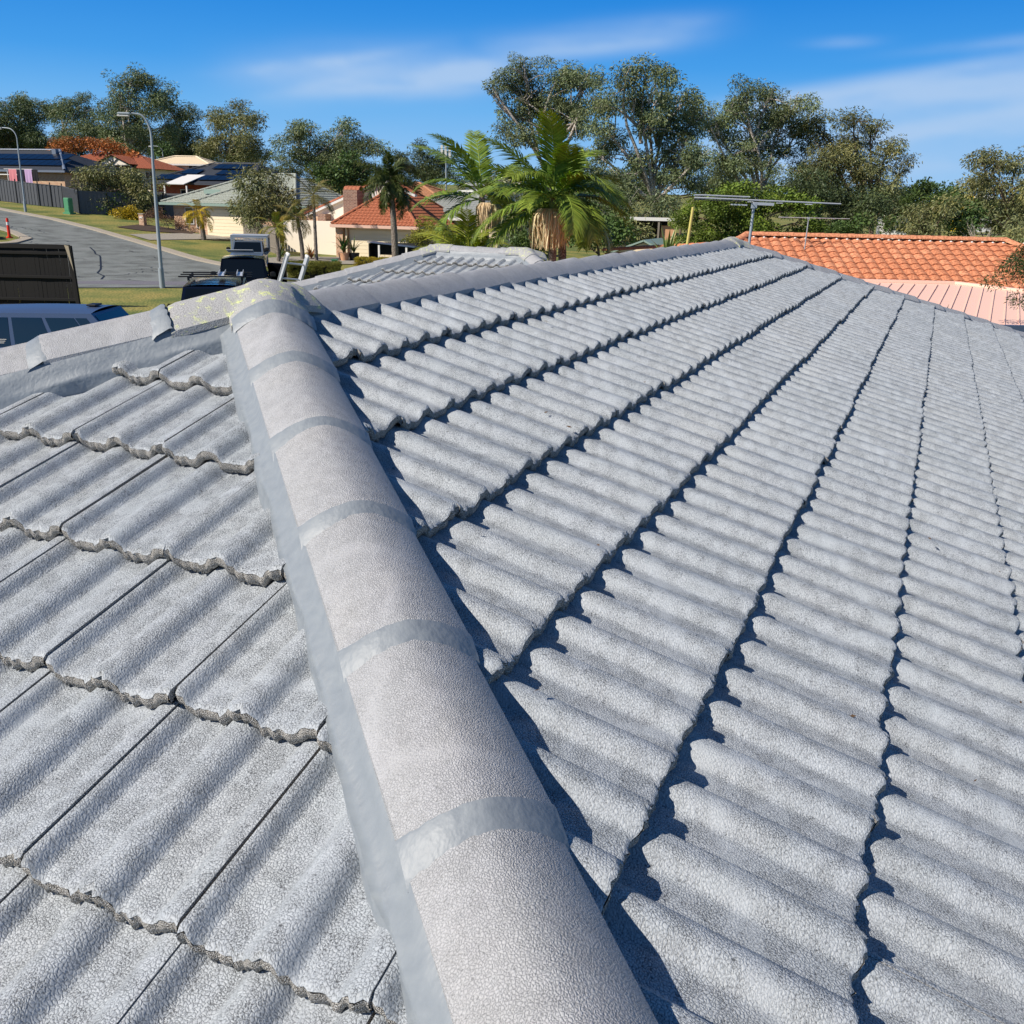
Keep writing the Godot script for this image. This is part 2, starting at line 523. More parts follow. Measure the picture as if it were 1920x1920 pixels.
func own_house() -> void:
	house = base("grey_tiled_house", Vector3(-0.8272, 3.8706, -3.1307), -0.4079)
	tag(house, "grey painted tiled hip roof filling the foreground", "house")
	for i in 4:
		tile_shapes.append(tile_shape(i))
	var front := base("front_roof_slope", Vector3.ZERO, 0, house)
	var end := base("hip_end_slope", Vector3.ZERO, 0, house)
	var wing := base("wing_roof_slope", Vector3.ZERO, 0, house)
	var xf := Transform3D(house.basis, house.position)
	var shared: Array = []
	for s in tile_shapes:
		shared.append(Mb.join(s))
	var list := course_tiles()
	# the smaller roof wing behind the ridge
	var cp := cos(pitch); var sp := sin(pitch)
	var be := Basis(Vector3(1, 0, 0), Vector3(0, cp, sp), Vector3(0, -sp, cp))
	for k in 7:
		var dz := 0.33 + GAUGE * k
		for i in range(-18, 14):
			var x := -4.18 + TILE_W * i
			if x < -3.0 + dz and x + TILE_W > -4.33 - dz:
				list.append(["wing", be, Vector3(x, -0.36 - SLOPE * dz, -9.3 + dz), k])
	var scored: Array = []
	for q in list:
		var mid: Vector3 = q[2] + q[1] * Vector3(0.15, 0.02, -0.17)
		scored.append([in_photo(xf * mid), q])
	scored.sort_custom(func(a, b): return a[0] > b[0])
	var rest := {"front": [Mb.new(), Mb.new()], "end": [Mb.new(), Mb.new()], "wing": [Mb.new(), Mb.new()]}
	var homes := {"front": front, "end": end, "wing": wing}
	var made := 0
	for e in scored:
		var q: Array = e[1]
		rng.seed = hash(q[2])
		var pick := rng.randi() % 4
		var tilt := Basis(Vector3(0, 0, 1), rng.randf_range(-0.006, 0.006)) * Basis(Vector3(1, 0, 0), rng.randf_range(-0.004, 0.006)) * Basis(Vector3(0, 1, 0), rng.randf_range(-0.005, 0.005))
		var t := Transform3D(q[1] * tilt, q[2] + q[1] * Vector3(rng.randf_range(-0.0015, 0.0015), rng.randf_range(0, 0.002), rng.randf_range(-0.007, 0.007)))
		var planes: Array = []
		if q[0] == "front":
			planes = [[Vector3(1, 0, -1), 0.0], [Vector3(1, 0, 0), 0.02], [Vector3(1, 0, 1), -RIDGE + 0.02]]
		elif q[0] == "end":
			planes = [[Vector3(-1, 0, 1), 0.0], [Vector3(1, 0, 1), 0.0]]
		else:
			planes = [[Vector3(-1, 0, 1), 3.0 - 9.3 + 0.02], [Vector3(1, 0, 1), -4.33 - 9.3 + 0.02], [Vector3(0, 0, 1), -9.28]]
		var cut := false
		var whole := true
		for p in planes:
			for cx in [0.0, TILE_W]:
				for cz in [0.0, -0.42]:
					if p[0].dot(t * Vector3(cx, 0, cz)) < p[1]: cut = true
		var parts: Array = tile_shapes[pick]
		if cut:
			parts = moved(parts, t)
			for p in planes: parts = clip_all(parts, p[0], p[1])
			whole = false
			if parts[0].v.size() < 6: continue
		if made < 300 and e[0] > 0.0:
			made += 1
			if whole:
				put("roof_tile", shared[pick], [M.paint, M.raw], homes[q[0]], t)
			else:
				put("roof_tile", Mb.join(parts), [M.paint, M.raw], homes[q[0]])
		else:
			if whole: parts = moved(parts, t)
			for k in 2: rest[q[0]][k].add(parts[k], Transform3D())
	for key in rest:
		var o := put("roof_tiles", Mb.join(rest[key]), [M.paint, M.raw], homes[key])
		o.set_meta("kind", "stuff")
	# roof underlay and the two slopes that face away
	var u := Mb.new()
	var E := 5.3
	var dn := -0.05
	var a := Vector3(0, CR + dn, 0); var b := Vector3(0, CR + dn, -RIDGE)
	var p1 := Vector3(E, -SLOPE * E + CR + dn, E); var p2 := Vector3(-E, -SLOPE * E + CR + dn, E)
	var p3 := Vector3(E, p1.y, -RIDGE - E); var p4 := Vector3(-E, p1.y, -RIDGE - E)
	u.poly([a, p1, p3, b]); u.poly([a, p2, p1])
	built("roof_underlay", u, M.felt, house)
	var back := Mb.new()
	back.poly([a, b, p4, p2]); back.poly([b, p3, p4])
	built("rear_roof_slope", back, M.paint, house)
	var wr := Mb.new()
	var wl := Vector3(-4.33, -0.42, -9.3); var wrr := Vector3(-3.0, -0.42, -9.3)
	var F := 3.4
	var w1 := wl + Vector3(-F, -SLOPE * F, F); var w2 := wrr + Vector3(F, -SLOPE * F, F); var w3 := wl + Vector3(-F, -SLOPE * F, -F); var w4 := wrr + Vector3(F, -SLOPE * F, -F)
	wr.poly([wl, w1, w2, wrr]); wr.poly([wl, w3, w1]); wr.poly([wrr, w2, w4]); wr.poly([wl, wrr, w4, w3])
	built("wing_roof_underlay", wr, M.paint, house)
	# lines of caps
	var half := 0.118
	var rise := 0.062
	var hip := Vector3(1, -SLOPE, 1).normalized()
	var hipl := Vector3(-1, -SLOPE * 0.97, 1).normalized()
	var st := 0.3956 * sqrt(1.0 + SLOPE * SLOPE / 2.0)
	var sc := sqrt(1.0 + SLOPE * SLOPE / 2.0)
	cap_line("hip_cap", Vector3.ZERO, hip, 15, st, half, rise - 0.004, (0.165 + 0.3956) * sc, true, house)
	bed("mortar_bed", Vector3.ZERO, hip, 7.0, half - 0.004, -1.0, 0.042, 0.050, house, 3)
	bed("mortar_bed", Vector3.ZERO, hip, 7.0, half - 0.008, 1.0, 0.004, 0.10, house, 4)
	cap_line("hip_cap", Vector3(0, 0.002, 0), hipl, 14, st, half, rise, (0.27 + 0.3956) * sc, true, house)
	bed("mortar_bed", Vector3(0, 0.002, 0), hipl, 6.5, half - 0.004, 1.0, 0.042, 0.070, house, 5)
	bed("mortar_bed", Vector3.ZERO, hipl, 6.5, half - 0.004, -1.0, 0.03, 0.10, house, 6)
	cap_line("ridge_cap", Vector3(0, -0.045, -0.1), Vector3(0, 0, -1), 19, 0.402, half, rise, 0.402 + 0.02, false, house)
	bed("mortar_bed", Vector3(0, -0.045, -0.05), Vector3(0, 0, -1), RIDGE - 0.1, half - 0.006, -1.0, 0.012, 0.075, house, 7)
	bed("mortar_bed", Vector3(0, -0.045, -0.05), Vector3(0, 0, -1), RIDGE - 0.1, half - 0.006, 1.0, 0.035, 0.075, house, 8, 0.08)
	var fb := Vector3(0, 0, -RIDGE)
	var hf := Vector3(1, -SLOPE, -1).normalized()
	fb.y = -0.03
	var hfl := Vector3(-1, -SLOPE, -1).normalized()
	cap_line("hip_cap", fb, hf, 15, st, half, rise, (0.165 + 0.3956) * sc, true, house)
	bed("mortar_bed", fb, hf, 6.8, half - 0.004, 1.0, 0.03, 0.10, house, 9)
	bed("mortar_bed", fb, hf, 6.8, half - 0.004, -1.0, 0.03, 0.10, house, 10)
	cap_line("hip_cap", fb, hfl, 14, st, half, rise, (0.165 + 0.3956) * sc, false, house)
	var r2 := sqrt(0.5)
	put("ridge_starter", apex_mesh([[Vector2(r2, r2), SLOPE * r2, 0.185], [Vector2(-r2, r2), SLOPE * r2 * 0.97, 0.30], [Vector2(0, -1), 0.12, 0.16]], half + 0.008, rise + 0.008), M.lichen, house, Transform3D(Basis(), Vector3(0, 0.006, 0)))
	put("pointing_collar", collar_mesh(half + 0.004, rise, 0.055, 11), M.pointing, house, Transform3D(Basis(Vector3.UP.cross(hip).normalized(), hip.cross(Vector3.UP.cross(hip).normalized()), hip), hip * 0.198 + Vector3(0, 0.004, 0)))
	put("pointing_collar", collar_mesh(half + 0.004, rise, 0.055, 12), M.pointing, house, Transform3D(Basis(Vector3.UP.cross(hipl).normalized(), hipl.cross(Vector3.UP.cross(hipl).normalized()), hipl), hipl * 0.312 + Vector3(0, -0.002, 0)))
	put("ridge_starter", apex_mesh([[Vector2(r2, -r2), SLOPE * r2, 0.2], [Vector2(-r2, -r2), SLOPE * r2, 0.2], [Vector2(0, 1), 0.0, 0.2]], half + 0.006, rise + 0.010), M.lichen, house, Transform3D(Basis(), fb + Vector3(0, 0.010, 0)))
	# wing caps
	var wa := Vector3(-4.33, -0.30, -9.3); var wb := Vector3(-3.0, -0.30, -9.3)
	cap_line("ridge_cap", wb, Vector3(-1, 0, 0), 4, 0.36, half, rise, 0.36, false, house)
	cap_line("hip_cap", wa, Vector3(-1, -SLOPE, 1).normalized(), 9, st, half, rise, 0.5, false, house)
	cap_line("hip_cap", wb, Vector3(1, -SLOPE, 1).normalized(), 4, st, half, rise, 0.5, false, house)
	bed("mortar_bed", wa, Vector3(-1, -SLOPE, 1).normalized(), 3.6, half - 0.004, 1.0, 0.05, 0.12, house, 13)
	bed("mortar_bed", wb, Vector3(-1, 0, 0), 1.33, half - 0.004, 1.0, 0.03, 0.11, house, 14)
	bed("mortar_bed", wb, Vector3(1, -SLOPE, 1).normalized(), 1.6, half - 0.004, -1.0, 0.05, 0.12, house, 15)
	put("ridge_starter", apex_mesh([[Vector2(-r2, r2), SLOPE * r2, 0.25], [Vector2(-r2, -r2), SLOPE * r2, 0.25], [Vector2(1, 0), 0.0, 0.25]], half + 0.01, rise + 0.014), M.lichen, house, Transform3D(Basis(), wa + Vector3(0, 0.012, 0)))
	put("ridge_starter", apex_mesh([[Vector2(r2, r2), SLOPE * r2, 0.25], [Vector2(r2, -r2), SLOPE * r2, 0.25], [Vector2(-1, 0), 0.0, 0.25]], half + 0.01, rise + 0.014), M.lichen, house, Transform3D(Basis(), wb + Vector3(0, 0.012, 0)))
	var lit := Mb.new()
	var lr := RandomNumberGenerator.new()
	lr.seed = 21
	for i in 34:
		var lx := lr.randf_range(0.3, 2.6)
		var lz := lr.randf_range(-1.5, 1.9)
		var fl := lz < lx
		var c := Vector3(lx, CR - SLOPE * lx + 0.062, lz) if fl else Vector3(lx - 0.5, CL - SLOPE * lz + 0.062, lz)
		var d := Vector3(lr.randf_range(-1, 1), lr.randf_range(-0.15, 0.15), lr.randf_range(-1, 1)).normalized() * lr.randf_range(0.004, 0.012)
		var e := Vector3(-d.z, 0.004, d.x) * lr.randf_range(0.2, 0.5)
		lit.quad(c - d, c - e, c + d, c + e)
	tag(put("leaf_litter", lit.mesh(), mat(Color(0.36, 0.28, 0.20), 0.9), self, house.transform), "dry leaf bits scattered on the grey roof tiles", "leaf litter", "", "stuff")
	# walls and gutter
	var wl2 := Mb.new()
	var top := p1.y - 0.12
	var ground_y := -3.87
	wl2.box(Vector3(0, (top + ground_y) / 2, -RIDGE / 2), Vector3(2 * E - 1.1, top - ground_y, RIDGE + 2 * E - 1.1))
	built("wall", wl2, M.brick, house)
	var gt := Mb.new()
	for s in [[Vector3(E + 0.06, top + 0.02, -RIDGE / 2), Vector3(0.12, 0.12, RIDGE + 2 * E + 0.2)], [Vector3(-E - 0.06, top + 0.02, -RIDGE / 2), Vector3(0.12, 0.12, RIDGE + 2 * E + 0.2)], [Vector3(0, top + 0.02, E + 0.06), Vector3(2 * E + 0.2, 0.12, 0.12)]]:
		gt.box(s[0], s[1])
	built("gutter", gt, M.white, house)

# ---------------------------------------------------------------- camera, sky and sun
func view() -> void:
	var cam := Camera3D.new()
	cam.name = "camera"
	cam.position = EYE
	cam.rotation_order = EULER_ORDER_YXZ
	cam.rotation = Vector3(-0.3173, 0, 0.0231)
	cam.fov = 57.26
	cam.near = 0.05
	cam.far = 3000
	add_child(cam)
	cam.current = true
	var env := Environment.new()
	env.background_mode = Environment.BG_SKY
	env.tonemap_mode = Environment.TONE_MAPPER_LINEAR
	env.tonemap_exposure = 1.3
	env.sdfgi_enabled = true
	env.ssao_enabled = true
	env.ssil_enabled = true
	var sky := Sky.new()
	var sm := PanoramaSkyMaterial.new()
	sm.panorama = air()
	sm.energy_multiplier = 1.0
	sky.sky_material = sm
	env.sky = sky
	var we := WorldEnvironment.new()
	we.name = "world_environment"
	we.environment = env
	add_child(we)
	var sun := DirectionalLight3D.new()
	sun.name = "sun"
	sun.light_color = Color(1.0, 0.965, 0.915)
	sun.light_energy = 1.5
	sun.light_angular_distance = 0.53
	sun.shadow_enabled = true
	add_child(sun)
	var az := deg_to_rad(240.0)
	var el := deg_to_rad(42.0)
	sun.look_at_from_position(Vector3(sin(az) * cos(el), sin(el), -cos(az) * cos(el)), Vector3.ZERO, Vector3.UP)

func air() -> ImageTexture:   # clear winter sky with thin streaks of cirrus, linear radiance; column 0 looks along -z
	var w := 1536
	var h := 768
	var im := Image.create(w, h, false, Image.FORMAT_RGBF)
	im.fill(Color(0.10, 0.11, 0.085))
	var f := noise(FastNoiseLite.TYPE_SIMPLEX, 1.0, 77, 5)
	var g := noise(FastNoiseLite.TYPE_SIMPLEX, 1.0, 78, 4)
	var stops := [[0.0, Color(0.27, 0.46, 0.68)], [2.5, Color(0.20, 0.41, 0.68)], [5.0, Color(0.115, 0.345, 0.665)], [7.2, Color(0.05, 0.265, 0.635)], [10.6, Color(0.018, 0.19, 0.57)], [25.0, Color(0.012, 0.085, 0.27)], [50.0, Color(0.010, 0.042, 0.125)], [90.0, Color(0.009, 0.032, 0.09)]]
	for row in h / 2:
		var el := 90.0 - 180.0 * (row + 0.5) / h
		var k := 0
		while k < stops.size() - 2 and el > stops[k + 1][0]: k += 1
		var clear: Color = stops[k][1].lerp(stops[k + 1][1], clampf((el - stops[k][0]) / (stops[k + 1][0] - stops[k][0]), 0, 1))
		if el > 58.0:
			im.fill_rect(Rect2i(0, row, w, 1), clear)
			continue
		for colm in w:
			var az := 360.0 * (colm + 0.5) / w
			if az > 180.0: az -= 360.0
			var m := 0.12 * smoothstep(7.0, 0.0, el)
			m = maxf(m, 1.5 * exp(-pow((az + 8.0) / 7.5, 4) - pow((el - 6.6 - 0.05 * (az + 8.5)) / 1.1, 2)))
			m = maxf(m, 1.05 * exp(-pow((az - 3.5) / 6.5, 4) - pow((el - 8.5 - 0.10 * (az - 3.5)) / 0.7, 2)))
			m = maxf(m, 0.5 * exp(-pow((az - 17.0) / 1.7, 2) - pow((el - 8.4) / 0.2, 2)))
			m = maxf(m, 0.5 * exp(-pow((az - 26.0) / 5.0, 2) - pow((el - 8.2 - 0.06 * (az - 26.0)) / 0.25, 2)))
			var edge := el - (5.6 + 0.14 * (az - 11.0))
			m = maxf(m, smoothstep(7.0, 14.0, az) * smoothstep(62.0, 36.0, az) * smoothstep(0.5, -0.5, edge) * smoothstep(-9.0, -2.0, edge))
			if absf(az) > 40.0:
				m = maxf(m, 0.5 * smoothstep(40.0, 70.0, absf(az)) * smoothstep(50.0, 25.0, el) * smoothstep(0.0, 6.0, el) * smoothstep(0.45, 0.75, f.get_noise_2d(az * 0.02, el * 0.05) * 0.5 + 0.5))
			if m > 0.004:
				var n := f.get_noise_2d(az * 0.05 + el * 0.03, el * 0.40 - az * 0.05) * 0.5 + 0.5
				var n2 := g.get_noise_2d(az * 0.15, el * 1.1 - az * 0.13) * 0.5 + 0.5
				var al := clampf(m * (0.42 + 0.40 * smoothstep(0.3, 0.7, n) + 0.22 * (n2 - 0.5)), 0.0, 0.82)
				im.set_pixel(colm, row, clear.lerp(Color(0.345, 0.475, 0.665), al))
			else:
				im.set_pixel(colm, row, clear)
	return ImageTexture.create_from_image(im)

# ---------------------------------------------------------------- trees, shrubs and palms
func lin(r: float, g: float, b: float) -> Color:
	return Color(r, g, b).linear_to_srgb()

func leaf_material(back := Color(0.5, 0.55, 0.25), rough := 0.55) -> StandardMaterial3D:
	var m := mat(Color.WHITE, rough, 0.0, 0.35)
	m.vertex_color_use_as_albedo = true
	m.backlight_enabled = true
	m.backlight = back
	m.cull_mode = BaseMaterial3D.CULL_DISABLED
	return m

func leaf_clump(sd: int, count: int, leaf_l: float, leaf_w: float, droop: float) -> ArrayMesh:   # a ball of separate leaves, radius 1
	var r := RandomNumberGenerator.new()
	r.seed = sd
	var m := Mb.new()
	for i in count:
		var d := Vector3(r.randfn(), r.randfn(), r.randfn()).normalized()
		var p := d * (0.35 + 0.65 * pow(r.randf(), 0.5))
		p.y *= 0.8
		var along := (d * 0.7 + Vector3(r.randf_range(-0.7, 0.7), r.randf_range(-0.6, 0.6) - droop, r.randf_range(-0.7, 0.7))).normalized()
		var side := along.cross(Vector3(r.randfn(), r.randfn(), r.randfn())).normalized()
		var l := leaf_l * r.randf_range(0.7, 1.3)
		var w := leaf_w * r.randf_range(0.7, 1.3)
		var t := r.randf_range(0.72, 1.3)
		m.col = Color(t * r.randf_range(0.92, 1.1), t, t * r.randf_range(0.8, 1.1))
		var mid := p + along * l * 0.5
		m.tri(p, mid + side * w * 0.5, p + along * l)
		m.tri(p, p + along * l, mid - side * w * 0.5)
	return m.mesh()

var clumps := {}
var KINDS := {
	"gum": ["gumleaf", 0.9, 8.0, Color(0.155, 0.195, 0.098), "bark_pale", 0.20],
	"olive": ["gumleaf", 0.9, 8.0, Color(0.19, 0.20, 0.088), "bark_grey", 0.22],
	"dark": ["gumleaf", 0.95, 9.0, Color(0.082, 0.112, 0.050), "bark_grey", 0.20],
	"broad": ["broadleaf", 0.8, 7.0, Color(0.080, 0.130, 0.040), "bark_grey", 0.22],
	"bright": ["broadleaf", 0.40, 7.5, Color(0.135, 0.195, 0.030), "bark_grey", 0.28],
	"lime": ["fineleaf", 0.6, 7.0, Color(0.105, 0.175, 0.045), "bark_grey", 0.2],
	"autumn": ["broadleaf", 0.7, 7.0, Color(0.42, 0.16, 0.055), "bark_grey", 0.3],
	"gold": ["broadleaf", 0.42, 4.5, Color(0.45, 0.33, 0.025), "bark_grey", 0.3],
	"gold2": ["broadleaf", 0.36, 4.6, Color(0.22, 0.22, 0.035), "bark_grey", 0.28],
	"overhang": ["gumleaf", 0.20, 9.0, Color(0.045, 0.070, 0.022), "bark_grey", 0.25],
	"rust": ["fineleaf", 0.45, 4.0, Color(0.17, 0.095, 0.065), "bark_grey", 0.35],
}

func plant_materials() -> void:
	M.leaf = leaf_material()
	M.leaf_gum = leaf_material(Color(0.40, 0.44, 0.24), 0.45)
	M.frond = leaf_material(Color(0.55, 0.65, 0.2), 0.38)
	var bark := grad_noise(noise(FastNoiseLite.TYPE_SIMPLEX, 0.03, 91, 4), 256, [[0.2, Color(0.42, 0.37, 0.33)], [0.5, Color(0.66, 0.62, 0.58)], [0.8, Color(0.80, 0.78, 0.75)]])
	M.bark_pale = world_tex(mat(Color(1, 1, 1), 0.85), bark, 1.6)
	M.bark_grey = world_tex(mat(Color(0.62, 0.56, 0.50), 0.9), bark, 1.2)
	M.palm_trunk = world_tex(mat(Color(0.72, 0.70, 0.68), 0.85), bark, 0.7)
	M.shaft = mat(Color(0.56, 0.60, 0.30), 0.5)
	M.seed = leaf_material(Color(0.3, 0.25, 0.15), 0.7)
	clumps.gumleaf = leaf_clump(1, 110, 0.36, 0.095, 0.45)
	clumps.gumleaf_far = leaf_clump(4, 110, 0.34, 0.105, 0.5)
	clumps.broadleaf = leaf_clump(2, 84, 0.32, 0.20, 0.1)
	clumps.broadleaf_far = leaf_clump(5, 84, 0.32, 0.20, 0.1)
	clumps.fineleaf = leaf_clump(3, 120, 0.34, 0.07, -0.1)

func limb(m: Mb, a: Vector3, b: Vector3, r0: float, r1: float, r: RandomNumberGenerator, bow := 0.12, sides := 6) -> void:
	var l := a.distance_to(b)
	var path: Array = []
	var rad: Array = []
	var k1 := Vector3(r.randf_range(-1, 1), r.randf_range(-0.2, 1.0), r.randf_range(-1, 1)) * l * bow
	var k2 := Vector3(r.randf_range(-1, 1), r.randf_range(-0.6, 0.6), r.randf_range(-1, 1)) * l * bow
	for i in 6:
		var t := i / 5.0
		path.append(a.lerp(b, t) + k1 * sin(PI * t) * 0.8 + k2 * sin(TAU * t) * 0.4)
		rad.append(lerpf(r0, r1, t))
	m.tube(path, rad, sides, false)

func tree(kind: String, called: String, label: String, group: String, pos: Vector3, lobes: Array) -> void:
	var K: Array = KINDS[kind]
	var r := RandomNumberGenerator.new()
	r.seed = hash(label)
	var cat := "tree"
	if called.contains("shrub") or called.contains("bush") and not called.contains("tree"):
		cat = "shrub"
	var o := base(called, pos)
	tag(o, label, cat, group)
	var dist := pos.length()
	var rc: float = K[1] * (1.25 if dist > 125 else 1.0)
	var shape: String = K[0]
	if dist > 78 and clumps.has(shape + "_far"): shape += "_far"
	var tall := 0.0
	var mid := Vector3.ZERO
	var where: Array = []
	for l in lobes:
		tall = maxf(tall, l[1] + l[3])
		var c := Vector3(l[0], l[1], r.randf_range(-1, 1) * minf(3.5, 0.25 * tall) * 0.8)
		where.append(c)
		mid += c / lobes.size()
	var wood := Mb.new()
	var fork := Vector3(mid.x * 0.35, tall * 0.36, mid.z * 0.3)
	var r0 := clampf(tall * 0.02, 0.05, 0.36) * (0.25 if kind == "overhang" else 1.0)
	if cat == "tree":
		limb(wood, Vector3(0, -0.3, 0), fork, r0, r0 * 0.72, r, 0.05, 9)
	else:
		fork = Vector3(0, tall * 0.1, 0)
	var xfs: Array = []
	var cols: Array = []
	var tone: Color = K[3]
	for i in lobes.size():
		var l: Array = lobes[i]
		var c: Vector3 = where[i]
		var start := fork.lerp(Vector3(0, 0, 0), r.randf_range(0, 0.25)) if r.randf() < 0.6 or i == 0 else fork.lerp(where[r.randi() % i], 0.45)
		if kind != "overhang" or i > 3: limb(wood, start, c, r0 * 0.62, r0 * 0.22, r, 0.10, 6)
		var dz := minf(l[2], l[3] * 1.5)
		for k in (7 if kind == "gum" else (0 if kind == "overhang" else 4)):
			var d := Vector3(r.randfn() * l[2], r.randfn() * l[3], r.randfn() * dz) * 0.55
			limb(wood, c.lerp(start, r.randf_range(0, 0.3)), c + d, r0 * 0.20, r0 * 0.07, r, 0.12, 4)
		var n := int(ceil(K[2] * l[2] * l[3] / (rc * rc)))
		var lt := r.randf_range(0.82, 1.15)
		var sub: Array = []
		for k in 6: sub.append([Vector3(r.randfn() * 0.5, r.randfn() * 0.5, r.randfn() * 0.5).limit_length(0.85), r.randf_range(0.75, 1.25)])
		for k in n:
			var d := Vector3(r.randfn(), r.randfn(), r.randfn()).normalized() * pow(r.randf_range(0.10, 1.0), 0.42)
			var sb: Array = sub[r.randi() % 6]
			if kind != "overhang": d = sb[0] + d * 0.52
			var p := c + Vector3(d.x * l[2], d.y * l[3], d.z * dz)
			var s := rc * r.randf_range(0.55, 1.2)
			xfs.append(Transform3D(Basis(Vector3.UP, r.randf() * TAU) * Basis(Vector3.RIGHT, r.randf_range(-0.5, 0.5)) * Basis.from_scale(Vector3(s, s * r.randf_range(0.7, 1.0), s)), p))
			var v: float = lt * sb[1] * r.randf_range(1.0 - K[5], 1.0 + K[5] * 1.3)
			var warm := r.randf_range(-0.08, 0.12)
			cols.append(Color(tone.r * v * (1 + warm), tone.g * v, tone.b * v * (1 - warm)))
	built("trunk", wood, M[K[4]], o)
	var mm := MultiMesh.new()
	mm.transform_format = MultiMesh.TRANSFORM_3D
	mm.use_colors = true
	mm.mesh = clumps[shape]
	mm.instance_count = xfs.size()
	for i in xfs.size():
		mm.set_instance_transform(i, xfs[i])
		mm.set_instance_color(i, cols[i])
	var mi := MultiMeshInstance3D.new()
	mi.name = "crown"
	mi.multimesh = mm
	mi.material_override = M.leaf_gum if K[0] == "gumleaf" else M.leaf
	mi.set_meta("kind", "stuff")
	o.add_child(mi, true)

func frond_mesh(sd: int, length: float, arch: float, leaf: float, n: int, fold: float, colour: Color, tips: Color, plume := false) -> ArrayMesh:
	# grows from the origin along +z; arch = how far it bends over
	var r := RandomNumberGenerator.new()
	r.seed = sd
	var m := Mb.new()
	var path: Array = []
	var rad: Array = []
	var p := Vector3.ZERO
	var a := 0.0
	var N := 14
	for i in N + 1:
		path.append(p)
		rad.append(length * lerpf(0.011, 0.002, float(i) / N))
		p += Vector3(0, -sin(a), cos(a)) * length / N
		a += arch / N * (0.5 + 1.0 * i / N)
	m.col = colour.lerp(tips, 0.5) * 1.25
	m.tube(path, rad, 4, false)
	for i in n:
		var t := 0.13 + 0.86 * (i + r.randf()) / n
		var f := t * N
		var k := mini(int(f), N - 1)
		var at: Vector3 = path[k].lerp(path[k + 1], f - k)
		var fwd: Vector3 = (path[k + 1] - path[k]).normalized()
		var up := fwd.cross(Vector3.LEFT).normalized()
		if up.y < 0: up = -up
		var len := leaf * (0.35 + 0.65 * sin(PI * clampf(0.12 + t * 0.86, 0, 1))) * r.randf_range(0.85, 1.1)
		for s in ([-1, 1] if not plume else [-1, 1, -0.4, 0.5]):
			var lift := fold + r.randf_range(-0.16, 0.16)
			var out: Vector3
			if plume:
				var q := r.randf() * TAU
				out = (Vector3.RIGHT * cos(q) + up * sin(q)) * 0.85 + fwd * 0.5
			else:
				out = Vector3.RIGHT * s * cos(lift) + up * sin(lift) + fwd * (0.35 + 0.75 * t)
			out = out.normalized()
			var w := len * r.randf_range(0.034, 0.048) * (1.25 if plume else 1.0)
			var wide := out.cross(up).normalized() * w
			var mid := at + out * len * 0.5 + Vector3(0, -len * 0.04, 0)
			var tip := at + out * len * 0.92 + Vector3(0, -len * r.randf_range(0.18, 0.42), 0)
			var tone := r.randf_range(0.75, 1.25)
			m.col = colour.lerp(tips, clampf(t * 0.8 + r.randf_range(-0.3, 0.3), 0, 1)) * tone
			m.quad(at - wide * 0.5, at + wide * 0.5, mid + wide, mid - wide)
			m.tri(mid - wide, mid + wide, tip)
	return m.mesh()

func palm(called: String, label: String, group: String, foot: Vector3, heart: Vector3, o: Dictionary) -> Node3D:
	var r := RandomNumberGenerator.new()
	r.seed = hash(label)
	var t := base(called, foot)
	tag(t, label, "palm tree", group)
	var top := heart - foot
	var w := Mb.new()
	var path: Array = []
	var rad: Array = []
	var n := maxi(10, int(top.y * 5))
	for i in n + 1:
		var s := float(i) / n
		path.append(Vector3(top.x * s * s, top.y * s - (0.3 if i == 0 else 0.0), top.z * s))
		rad.append(o.r * lerpf(1.25, 0.85, s) * (1.06 if i % 2 else 0.97))
	w.tube(path, rad, 10, false)
	built("trunk", w, M.palm_trunk, t)
	if o.get("shaft", 0.0) > 0.0:
		var c := Mb.new()
		c.tube([top + Vector3(0, -o.shaft, 0), top + Vector3(0, -o.shaft * 0.8, 0), top + Vector3(0, -o.shaft * 0.4, 0), top + Vector3(0, 0.15, 0)], [o.r * 0.95, o.r * 1.25, o.r * 1.05, o.r * 0.5], 9, false)
		built("crownshaft", c, M.shaft, t)
	var shapes: Array = []
	for k in 5:
		shapes.append(frond_mesh(r.randi(), o.len * [1.0, 0.92, 1.05, 0.85, 1.1][k], o.arch * [0.8, 1.1, 0.65, 1.3, 0.95][k], o.leaf, o.n, o.get("fold", 0.15), o.col, o.tips, o.get("plume", false)))
	var list: Array = o.get("fronds", [])
	if list.is_empty():
		for k in o.count:
			list.append([k * 2.4 + r.randf_range(-0.25, 0.25), lerpf(o.get("hi", 1.25), o.get("lo", -0.35), pow((k + 0.5) / o.count, 0.8)), k % 5])
	for q in list:
		put("frond", shapes[int(q[2])], M.frond, t, Transform3D(Basis(Vector3.UP, q[0]) * Basis(Vector3.RIGHT, -q[1]) * Basis(Vector3.BACK, r.randf_range(-0.35, 0.35)), top + Vector3(0, r.randf_range(-0.12, 0.12), 0)))
	return t

